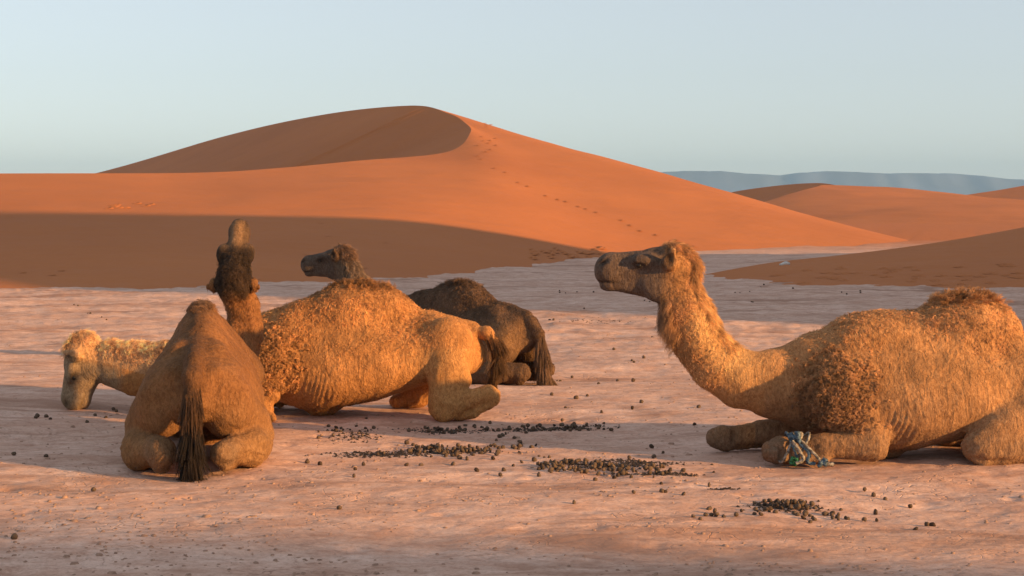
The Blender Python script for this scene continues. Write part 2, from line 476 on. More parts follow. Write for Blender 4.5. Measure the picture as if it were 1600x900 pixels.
def surface_nets(F, lo, h):
    S = F < 0
    c8 = [S[i:F.shape[0] - 1 + i, j:F.shape[1] - 1 + j, k:F.shape[2] - 1 + k] for i in (0, 1) for j in (0, 1) for k in (0, 1)]
    cnt = sum(c.astype(np.int8) for c in c8)
    idx = np.argwhere((cnt > 0) & (cnt < 8))
    cmap = np.full(cnt.shape, -1, np.int32); cmap[tuple(idx.T)] = np.arange(len(idx))
    off = np.array([(i, j, k) for i in (0, 1) for j in (0, 1) for k in (0, 1)])
    vals = np.stack([F[tuple((idx + o).T)] for o in off], 1)
    acc = np.zeros((len(idx), 3)); n = np.zeros(len(idx))
    for a in range(8):
        for b in range(a + 1, 8):
            if np.abs(off[a] - off[b]).sum() != 1: continue
            m = (vals[:, a] < 0) != (vals[:, b] < 0)
            t = vals[m, a] / (vals[m, a] - vals[m, b])
            acc[m] += off[a] + t[:, None] * (off[b] - off[a]); n[m] += 1
    V = (idx + acc / n[:, None]) * h + lo
    quads = []
    for ax in range(3):
        o1, o2 = [x for x in range(3) if x != ax]
        A = [slice(None)] * 3; B = [slice(None)] * 3
        A[ax] = slice(0, -1); B[ax] = slice(1, None)
        ch = S[tuple(A)] != S[tuple(B)]
        e = np.argwhere(ch)
        e = e[(e[:, o1] > 0) & (e[:, o2] > 0) & (e[:, o1] < F.shape[o1] - 1) & (e[:, o2] < F.shape[o2] - 1)]
        ins = S[tuple(e.T)]
        def cell(d1, d2):
            q = e.copy(); q[:, o1] -= d1; q[:, o2] -= d2
            return cmap[tuple(q.T)]
        q = np.stack([cell(1, 1), cell(0, 1), cell(0, 0), cell(1, 0)], 1)
        flip = ins if ax != 1 else ~ins
        q[~flip] = q[~flip][:, ::-1]
        quads.append(q)
    Q = np.concatenate(quads)
    return V, Q[(Q >= 0).all(1)]

def rot(yaw=0, pitch=0, roll=0):
    """columns: forward, left, up. pitch lifts the nose"""
    M = Matrix.Rotation(R(yaw), 3, 'Z') @ Matrix.Rotation(R(-pitch), 3, 'Y') @ Matrix.Rotation(R(roll), 3, 'X')
    return np.array(M, np.float32)

def make_body_material(name, skin=False):
    nt = NT(name)
    att = nt.n('ShaderNodeAttribute', attribute_name='coat')
    tc = nt.n('ShaderNodeTexCoord').outputs['Object']
    lock = nt.noise(nt.mapping(tc, (1.0, 1.0, 0.6)), 55.0, 4, 0.7, 0.8)
    blot = nt.noise(tc, 6.0, 5, 0.65)
    c = mixc(nt, nt.ramp(lock, [(0.38, 0.75), (0.60, 0.0)]), att.outputs['Color'], mixc(nt, 1.0, att.outputs['Color'], (0.50, 0.44, 0.40), 'MULTIPLY'))
    c = mixc(nt, nt.ramp(blot, [(0.40, 0.35), (0.62, 0.0)]), c, mixc(nt, 1.0, c, (0.62, 0.57, 0.52), 'MULTIPLY'))
    n1 = nt.bump(lock, 0.9, 0.014)
    wr = nt.noise(nt.mapping(tc, (1.0, 1.0, 0.35)), 16.0, 3, 0.5, 1.2)
    n2 = nt.bump(wr, 0.6, 0.03, n1)
    principled(nt, c, 0.85, n2, 0.15)
    return nt.m

def make_fur_material(name):
    nt = NT(name)
    att = nt.n('ShaderNodeAttribute', attribute_name='coat')
    d = nt.n('ShaderNodeBsdfPrincipled'); d.inputs['Roughness'].default_value = 0.65; d.inputs['Specular IOR Level'].default_value = 0.25
    nt.l(att.outputs['Color'], d.inputs['Base Color'])
    t = nt.n('ShaderNodeBsdfTranslucent'); nt.l(att.outputs['Color'], t.inputs['Color'])
    mx = nt.n('ShaderNodeMixShader'); mx.inputs[0].default_value = 0.12
    nt.l(d.outputs[0], mx.inputs[1]); nt.l(t.outputs[0], mx.inputs[2])
    nt.l(mx.outputs[0], nt.out.inputs['Surface'])
    return nt.m

M_COAT, M_FUR = make_body_material('camel_hide'), make_fur_material('camel_wool')
def make_eye():
    nt = NT('camel_eye'); principled(nt, (0.010, 0.007, 0.005), 0.3, None, 0.4); return nt.m
M_EYE = make_eye()

def icosphere_mesh(name, r, mat, sub=2):
    bm = bmesh.new(); bmesh.ops.create_icosphere(bm, subdivisions=sub, radius=r)
    me = bpy.data.meshes.new(name); bm.to_mesh(me); bm.free()
    for p in me.polygons: p.use_smooth = True
    me.materials.append(mat); return me
EYE_ME = icosphere_mesh('eye', 0.021, M_EYE, 3)

TRUNK = [  # x, top, bottom, half width
    (-1.02, 0.52, 0.50, 0.02), (-0.99, 0.62, 0.40, 0.12), (-0.93, 0.71, 0.36, 0.20), (-0.80, 0.79, 0.34, 0.27), (-0.62, 0.84, 0.31, 0.33), (-0.40, 0.86, 0.23, 0.39),
    (-0.10, 0.90, 0.12, 0.435), (0.20, 0.94, 0.05, 0.44), (0.45, 0.965, 0.04, 0.40), (0.66, 0.945, 0.09, 0.34), (0.84, 0.88, 0.17, 0.27), (0.98, 0.79, 0.24, 0.20), (1.06, 0.69, 0.33, 0.12), (1.10, 0.56, 0.44, 0.02)]

def trunk_fn(tab, sx=1.0):
    tab = np.array(tab, np.float32)
    def fn(P):
        x = P[:, 0, 0, 0]
        top = np.interp(x, tab[:, 0], tab[:, 1]); bot = np.interp(x, tab[:, 0], tab[:, 2]); w = np.interp(x, tab[:, 0], tab[:, 3])
        out = np.maximum(tab[0, 0] - x, x - tab[-1, 0])
        # soften the table into a smooth outline
        zc = bot + (top - bot) * 0.36
        hu = np.maximum(top - zc, 0.01)[:, None, None]; hl = np.maximum(zc - bot, 0.01)[:, None, None]
        w = np.maximum(w, 0.01)[:, None, None]; zc = zc[:, None, None]
        y = np.abs(P[..., 1]) / w
        dz = P[..., 2] - zc
        up = dz > 0
        u = np.where(up, dz / hu, -dz / hl)
        p = np.where(up, 1.6, 2.2)
        g = (y ** p + u ** p + 1e-9) ** (1 / p)
        d = (g - 1.0) * np.minimum(w, np.where(up, hu, hl)) * 0.9
        return np.maximum(d, out[:, None, None] * 0.7)
    return fn

def polyline_coord(P, pts):
    """distance to a polyline, parameter 0..1, closest point and tangent"""
    pts = np.asarray(pts, float); best = np.full(len(P), 9e9); par = np.zeros(len(P)); cp = np.zeros((len(P), 3)); tg = np.zeros((len(P), 3))
    n = len(pts) - 1
    for i in range(n):
        a, b = pts[i], pts[i + 1]; ab = b - a
        t = np.clip(((P - a) @ ab) / (ab @ ab), 0, 1)
        q = a + t[:, None] * ab
        d = np.linalg.norm(P - q, axis=1)
        m = d < best
        best[m] = d[m]; par[m] = (i + t[m]) / n; cp[m] = q[m]; tg[m] = ab / np.linalg.norm(ab)
    return best, par, cp, tg

def lerp_col(a, b, w):
    return a + (b - a) * np.asarray(w)[:, None]

def make_camel(cfg):
    """cfg: pose (neck nodes, head place and turn, legs), coat colours, wool. Local axes: x forward, y to the animal's left, z up"""
    h = cfg.get('voxel', 0.0125)
    neck = np.array(cfg['neck'], float)                 # x,y,z, r in the vertical plane, r across
    hp = np.array(cfg['head'], float); HM = rot(*cfg['head_rot']); hs = cfg.get('head_scale', 1.0)
    def hw(p): return hp + HM @ (np.array(p, float) * hs)
    allp = np.concatenate([neck[:, :3], [hw((0.55, 0, 0)), hw((-0.2, 0, 0)), hw((0, .2, .2)), hw((0, -.2, .2))], np.array(cfg.get('extent', [(-1.2, -0.62, 0), (1.5, 0.62, 1.2)]))])
    F = Field(allp.min(0) - 0.22 * np.array([1, 1, 1]), allp.max(0) + 0.25, h)
    if F.lo[2] > -0.06: F.lo[2] = -0.06
    # trunk, chest, hump
    tb = np.array(cfg.get('trunk', TRUNK), float)
    xs = np.linspace(tb[0, 0], tb[-1, 0], 90)
    sm = [np.interp(xs, tb[:, 0], tb[:, i]) for i in range(4)]
    ker = np.array([1, 2, 3, 4, 3, 2, 1]) / 16.0
    for i in (1, 2, 3):
        q = np.pad(sm[i], 3, mode='edge'); sm[i] = np.convolve(q, ker, 'valid')
    F.add(trunk_fn(np.stack(sm, 1)), (-1.1, -0.5, 0), (1.15, 0.5, 1.05), 0.02)
    for c, r, k in cfg['hump']:
        F.add(*ell(c, r), k)
    F.add(*ell((0.36, 0, 0.07), (0.15, 0.13, 0.10)), 0.06)          # breast pad
    F.add(*ell((0.84, 0, 0.36), (0.24, 0.20, 0.19)), 0.08)          # brisket
    for s_ in (1, -1):
        F.add(*bone((0.54, s_ * 0.09, 0.80), (0.74, s_ * 0.29, 0.46), (0.14, 0.22), (0.09, 0.14), (0, 1, 0)), 0.08)   # shoulder blade
        F.add(*ell((-0.64, s_ * 0.17, 0.54), (0.28, 0.17, 0.20)), 0.10)   # haunch
        F.add(*ell((-0.55, s_ * 0.13, 0.775), (0.09, 0.06, 0.06)), 0.10)    # hip bone
    F.add(*bone((-0.25, 0, 0.86), (-0.90, 0, 0.745), (0.055, 0.05), (0.035, 0.04)), 0.06)      # spine over the loins
    for s_ in (1, -1):
        F.add(*ell((-0.84, s_ * 0.13, 0.665), (0.08, 0.05, 0.05)), 0.06)                        # point of the pelvis
        F.add(*ell((0.80, s_ * 0.235, 0.44), (0.12, 0.09, 0.15)), 0.06)                          # point of the shoulder
    # legs: list of chains [(p, rv, rs), ...], blend
    for chain, k in cfg['legs']:
        for (a, ra, sa), (b, rb, sb) in zip(chain[:-1], chain[1:]):
            F.add(*bone(a, b, (ra, rb), (sa, sb), (0, 1, 0)), k)
            k = max(0.018, k * 0.7)
    # neck
    for i in range(len(neck) - 1):
        a, b = neck[i], neck[i + 1]
        tan = b[:3] - a[:3]
        side = np.cross(np.array([0, 0, 1.0]), tan); 
        if cfg.get('neck_side') is not None: side = np.array(cfg['neck_side'], float)
        F.add(*bone(a[:3], b[:3], (a[3], b[3]), (a[4], b[4]), side), 0.10 if i == 0 else 0.05)
    # head, in its own frame
    def H(kind, *a, k=0.04, cut=False):
        if kind == 'e':
            c, r = a; g = ell(hw(c), np.array(r) * hs, HM)
        else:
            p, q, rv, rs = a; sd = HM @ np.array([0, 1.0, 0])
            g = bone(hw(p), hw(q), tuple(x * hs for x in rv), tuple(x * hs for x in rs), sd)
        (F.cut if cut else F.add)(*g, k)
    bw = cfg.get('brow', 1.0)
    H('e', (-0.01, 0, 0.045), (0.15, 0.115 * bw, 0.125), k=0.06)
    H('b', (0.06, 0, 0.02), (0.40, 0, 0.030), (0.140, 0.092), (0.104, 0.066), k=0.06)
    H('e', (0.430, 0, -0.002), (0.088, 0.070, 0.096), k=0.06)
    H('b', (0.06, 0, -0.095), (0.37, 0, -0.085), (0.092, 0.046), (0.075, 0.046), k=0.04)
    H('e', (0.425, 0, -0.098), (0.060, 0.046, 0.036), k=0.02)
    H('e', (0.10, 0.055, -0.075), (0.12, 0.048, 0.115), k=0.04)
    H('e', (0.10, -0.055, -0.075), (0.12, 0.048, 0.115), k=0.04)
    H('b', (-0.02, 0, 0.125), (0.14, 0, 0.115), (0.05, 0.04), (0.06, 0.05), k=0.05)
    for s_ in (1, -1):
        H('e', (0.205, s_ * 0.088 * bw, 0.080), (0.080, 0.040 * bw, 0.044), k=0.05)
        H('e', (0.24, s_ * 0.124, 0.046), (0.044, 0.022, 0.022), k=0.012, cut=True)
        H('e', (0.235, s_ * 0.112, 0.074), (0.050, 0.018, 0.012), k=0.012)
        H('b', (0.445, s_ * 0.062, 0.070), (0.490, s_ * 0.050, 0.045), (0.011, 0.011), (0.018, 0.018), k=0.01, cut=True)
        H('b', (0.54, s_ * 0.045, -0.066), (0.37, s_ * 0.075, -0.078), (0.008, 0.008), (0.022, 0.022), k=0.012, cut=True)
        # ear: short, rounded, cupped
        e0, e1, e2 = cfg.get('ear', ((0.050, 0.085, 0.020), (0.045, 0.145, 0.075), (0.030, 0.178, 0.155)))
        f = lambda p: (p[0], p[1] * s_, p[2])
        H('b', f(e0), f(e1), (0.030, 0.052), (0.026, 0.028), k=0.02)
        H('b', f(e1), f(e2), (0.052, 0.022), (0.028, 0.016), k=0.015)
        cc = [np.array(f(e1)) * 0.55 + np.array(f(e2)) * 0.45 + np.array([0.012, s_ * 0.030, -0.022])]
        H('e', tuple(cc[0]), (0.034, 0.028, 0.052), k=0.008, cut=True)
    # tail
    tail = np.array(cfg['tail'], float)
    for i in range(len(tail) - 1):
        F.add(*bone(tail[i, :3], tail[i + 1, :3], (tail[i, 3], tail[i + 1, 3]), (tail[i, 3], tail[i + 1, 3])), 0.04)
    for s_ in (1, -1):
        F.cut(*ell((-1.02, s_ * 0.30, 0.47), (0.10, 0.10, 0.13)), 0.10)                          # hollow beside the tail
        F.cut(*ell((-0.42, s_ * 0.46, 0.58), (0.15, 0.10, 0.13)), 0.12)                          # hollow of the flank
    for c_, r_ in cfg.get('cuts', []):
        F.cut(*ell(c_, r_), 0.03)
    V, Q = surface_nets(F.F, F.lo, h)
    # normals
    def vnormals(V):
        fn_ = np.cross(V[Q[:, 2]] - V[Q[:, 0]], V[Q[:, 3]] - V[Q[:, 1]])
        N = np.zeros_like(V)
        for i in range(4): np.add.at(N, Q[:, i], fn_)
        return N / (np.linalg.norm(N, axis=1)[:, None] + 1e-12)
    N = vnormals(V)
    hl = ((V - hp) @ HM) / hs                       # head coordinates
    def head_w(hl): return (1 - sstep(0.10, 0.22, np.sqrt((np.maximum(-hl[:, 0], 0)) ** 2 * 1.2 + np.maximum(np.abs(hl[:, 1]) - 0.12, 0) ** 2 + np.maximum(np.abs(hl[:, 2]) - 0.2, 0) ** 2))) * (hl[:, 0] > -0.35)
    hwgt = head_w(hl)
    lump = 0.006 * (fbm(V[:, 0] * 9 + V[:, 1] * 5, V[:, 2] * 9 - V[:, 1] * 6, 81, 3))
    lump = lump + 0.012 * fbm(V[:, 0] * 3.4 + V[:, 1] * 2.7 + cfg['seed'], V[:, 2] * 3.6 - V[:, 1] * 2.2, 88, 2) * (1 - hwgt)
    low = (1 - sstep(0.14, 0.30, V[:, 2])) * (1 - hwgt)
    fold = 0.008 * np.abs(fbm(V[:, 0] * 13 + V[:, 1] * 9, V[:, 2] * 16 - V[:, 1] * 8, 85, 3)) 
    el = gauss(np.abs(V), (0.36, 0.40, 0.26), (0.12, 0.16, 0.16)) * (V[:, 0] > 0)
    lump = lump + 0.005 * el * np.sin((V[:, 0] + 0.25 * V[:, 2]) * 6.283 / 0.042 + 4 * fbm(V[:, 0] * 6, V[:, 2] * 6, 83, 2))
    lump = lump - 0.02 * gauss(np.abs(V), (0.92, 0.13, 0.52), (0.10, 0.05, 0.12)) * (V[:, 0] < 0)
    V = V + N * (lump * (1 - 0.7 * hwgt) - fold * low)[:, None]
    N = vnormals(V)

    info = dict(cfg=cfg, hp=hp, HM=HM, hs=hs, neck=neck, tail=tail)
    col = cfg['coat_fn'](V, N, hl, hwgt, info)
    root = link('camel', None, label=cfg['label'], category='camel', group='camels resting on the clay')
    root.location = (cfg['pos'][0], cfg['pos'][1], cfg.get('z', -0.015)); root.rotation_euler = (0, 0, R(cfg['yaw'])); sc = cfg.get('scale', 1.0); root.scale = (sc, sc, sc)
    me = mesh_from('body', V, Q, M_COAT)
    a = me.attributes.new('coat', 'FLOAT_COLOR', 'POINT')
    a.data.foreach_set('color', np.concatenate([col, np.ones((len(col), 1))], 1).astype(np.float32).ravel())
    link('body', me, root)
    for s_ in (1, -1):
        e = link('eye', EYE_ME, root); e.location = tuple(hw((0.238, s_ * 0.089, 0.048)))
        e.scale = (hs,) * 3
    # fur
    tri = np.concatenate([Q[:, [0, 1, 2]], Q[:, [0, 2, 3]]])
    cen = V[tri].mean(1); ar = 0.5 * np.linalg.norm(np.cross(V[tri[:, 1]] - V[tri[:, 0]], V[tri[:, 2]] - V[tri[:, 0]]), axis=1)
    tn = N[tri].mean(1); tcol = col[tri].mean(1)
    thl = ((cen - hp) @ HM) / hs; thw = head_w(thl)
    rng = np.random.default_rng(cfg['seed'])
    P_all, C_all, R_all, S_all = [], [], [], []
    for layer in cfg['fur']:
        w, comb, L, cmul = layer['fn'](cen, tn, thl, thw, info)
        pr = ar * w; tot = pr.sum()
        if tot <= 0: continue
        ng = int(min(layer['max'], layer['density'] * tot)); kids = layer.get('kids', 1)
        cum = np.cumsum(pr) / tot
        ti = np.searchsorted(cum, rng.random(ng)); ti = np.clip(ti, 0, len(tri) - 1)
        u, v = rng.random(ng), rng.random(ng); fl = u + v > 1; u[fl], v[fl] = 1 - u[fl], 1 - v[fl]
        T = tri[ti]
        root_p = V[T[:, 0]] + u[:, None] * (V[T[:, 1]] - V[T[:, 0]]) + v[:, None] * (V[T[:, 2]] - V[T[:, 0]])
        n_ = tn[ti]; n_ = n_ / (np.linalg.norm(n_, axis=1)[:, None] + 1e-9)
        cb = comb[ti] + layer.get('mess', 0.3) * rng.normal(size=(ng, 3))
        cb = cb - (cb * n_).sum(1)[:, None] * n_ * layer.get('flat', 1.0); cb /= (np.linalg.norm(cb, axis=1)[:, None] + 1e-9)
        lift = np.clip(layer['lift'] + rng.normal(size=ng) * 0.1, 0.03, 0.97)[:, None]
        dr = n_ * lift + cb * (1 - lift); dr /= np.linalg.norm(dr, axis=1)[:, None]
        e2 = np.cross(dr, n_); e2 /= (np.linalg.norm(e2, axis=1)[:, None] + 1e-9); e1 = np.cross(e2, dr)
        LL = L[ti] * rng.uniform(0.65, 1.25, ng)
        seg = layer.get('seg', 5)
        t = np.linspace(0, 1, seg)
        ph = rng.uniform(0, 6.28, ng); tw = rng.choice([-1, 1], ng) * layer.get('turns', 0.0) * 6.28 * rng.uniform(0.7, 1.3, ng); ca = layer.get('curl', 0.0)
        path = root_p[:, None, :] - 0.004 * n_[:, None, :] + dr[:, None, :] * (LL[:, None] * t)[..., None]
        ang = ph[:, None] + tw[:, None] * t
        path = path + ca * ((np.cos(ang) - np.cos(ph)[:, None])[..., None] * e1[:, None, :] + (np.sin(ang) - np.sin(ph)[:, None])[..., None] * e2[:, None, :])
        path[..., 2] -= layer.get('droop', 0.0) * LL[:, None] * t ** 2
        cg = tcol[ti] * cmul[ti][:, None] * rng.uniform(1 - layer.get('var', 0.25), 1 + layer.get('var', 0.25), ng)[:, None]
        loc = fbm(root_p[:, 0] * 26 + root_p[:, 1] * 19, root_p[:, 2] * 15 - root_p[:, 1] * 13 + root_p[:, 0] * 5, 111, 2)
        cg = cg * np.clip(1 + layer.get('lock', 0.45) * loc, 0.35, 1.7)[:, None]
        if kids > 1:
            path = np.repeat(path, kids, 0); cg = np.repeat(cg, kids, 0)
            j = rng.normal(size=(len(path), 3)) * layer['spread']
            path = path + j[:, None, :] * (1 - layer.get('clump', 0.75) * t)[None, :, None]
            cg = cg * rng.uniform(0.85, 1.15, len(cg))[:, None]
        rad = layer['rad'] * (1 - 0.75 * t ** 1.5)
        P_all.append(path.reshape(-1, 3)); C_all.append(cg); R_all.append(np.tile(rad, len(path))); S_all.append(np.full(len(path), seg))
    P_ = np.concatenate(P_all); C_ = np.concatenate(C_all); R_ = np.concatenate(R_all); S_ = np.concatenate(S_all)
    # keep hair above the ground
    P_[:, 2] = np.maximum(P_[:, 2], 0.012)
    hc = bpy.data.hair_curves.new('fur')
    hc.add_curves([int(x) for x in S_])
    hc.attributes['position'].data.foreach_set('vector', P_.astype(np.float32).ravel())
    ra = hc.attributes.get('radius') or hc.attributes.new('radius', 'FLOAT', 'POINT')
    ra.data.foreach_set('value', R_.astype(np.float32))
    ca_ = hc.attributes.new('coat', 'FLOAT_COLOR', 'CURVE')
    ca_.data.foreach_set('color', np.concatenate([np.clip(C_, 0, 0.9), np.ones((len(C_), 1))], 1).astype(np.float32).ravel())
    hc.materials.append(M_FUR)
    link('fur', hc, root, kind='stuff')
    print('camel', len(V), 'verts', len(S_), 'hairs')
    return root

# --- coat helpers
def gauss(P, c, r):
    return np.exp(-(((P - np.array(c)) / np.array(r)) ** 2).sum(1))

def coat(base, face, dark, leg, extra=None, mane=None):
    base, face, dark, leg = (np.array(x) for x in (base, face, dark, leg))
    def fn(V, N, hl, hwgt, info):
        c = np.tile(base, (len(V), 1))
        nz = fbm(V[:, 0] * 4 + V[:, 1] * 3, V[:, 2] * 4 - V[:, 1] * 2, 91, 4)
        nz2 = fbm(V[:, 0] * 11 + V[:, 1] * 8, V[:, 2] * 9 - V[:, 1] * 7, 97, 3)
        c = c * (1 + 0.13 * nz + 0.09 * nz2)[:, None]
        c = lerp_col(c, leg, 0.45 * sstep(0.62, 0.30, V[:, 2]) * (np.abs(hl[:, 0]) > 0.6))
        # legs and pads
        lw = (1 - sstep(0.16, 0.30, V[:, 2])) * (np.abs(hl[:, 0]) > 0.6)
        c = lerp_col(c, leg, lw * 0.8)
        chest_shade = gauss(V, (0.95, 0, 0.30), (0.20, 0.5, 0.14))  # shade under the lower chest, painted into the coat colour
        c = lerp_col(c, dark * 0.8, np.clip(0.8 * chest_shade, 0, 1))
        # wool of shoulder and hump top
        sh = np.maximum(gauss(np.abs(V), (0.77, 0.34, 0.45), (0.27, 0.3, 0.28)), 0) * (V[:, 0] > 0)
        c = lerp_col(c, dark, np.clip(sh * 0.75, 0, 1))
        hc_ = np.array(info['cfg']['hump'][0][0]); hr = np.array(info['cfg']['hump'][0][1])
        tp = sstep(hc_[2] + hr[2] * 0.55, hc_[2] + hr[2] * 1.0, V[:, 2]) * (np.abs(V[:, 0] - hc_[0]) < 0.55) * (np.abs(V[:, 1]) < 0.35)
        c = lerp_col(c, dark, tp * info['cfg'].get('hump_dark', 0.5))
        # head: greyer muzzle and face, dark around eyes and nostrils, inside of the ears
        fw = hwgt * sstep(-0.02, 0.12, hl[:, 0]) * (np.abs(hl[:, 2]) < 0.4)
        c = lerp_col(c, face, fw)
        for s_ in (1, -1):
            c = lerp_col(c, face * 0.30, 0.85 * gauss(hl, (0.235, s_ * 0.11, 0.055), (0.06, 0.05, 0.035)))
            c = lerp_col(c, face * 0.25, 0.85 * gauss(hl, (0.47, s_ * 0.055, 0.055), (0.03, 0.03, 0.02)))
            c = lerp_col(c, face * 0.18, 0.95 * gauss(hl, (0.052, s_ * 0.172, 0.098), (0.034, 0.022, 0.050)))
            c = lerp_col(c, face * 0.4, 0.8 * gauss(hl, (0.45, s_ * 0.05, -0.068), (0.10, 0.06, 0.010)))
        if extra is not None:
            c = extra(c, V, N, hl, hwgt, info)
        return np.clip(c, 0.004, 0.9)
    return fn

DOWN = np.array([-0.45, 0.0, -0.9])
def comb_body(P):
    return np.tile(DOWN, (len(P), 1))

def neck_coords(P, info):
    nk = np.vstack([info['neck'][:, :3], info['hp'][None]])
    d, par, cp, tg = polyline_coord(P, nk)
    up = np.cross(tg, np.cross(np.array([0, 0, 1.0]), tg)); up /= (np.linalg.norm(up, axis=1)[:, None] + 1e-9)
    side = np.array(info['cfg'].get('neck_top', (0, 0, 0)), float)
    off = (P - cp); off /= (np.linalg.norm(off, axis=1)[:, None] + 1e-9)
    nape = info['cfg'].get('nape')
    if nape is not None:
        up = np.array(nape, float)[None, :] - (tg @ np.array(nape, float))[:, None] * tg
        up /= (np.linalg.norm(up, axis=1)[:, None] + 1e-9)
    q = (off * up).sum(1)                # 1 on the nape, -1 on the throat
    rr = np.interp(par, np.linspace(0, 1, len(nk)), list(info['neck'][:, 3]) + [info['neck'][-1, 3]])
    inn = (d < rr * 1.35 + 0.03)
    return q, par, tg, up, inn

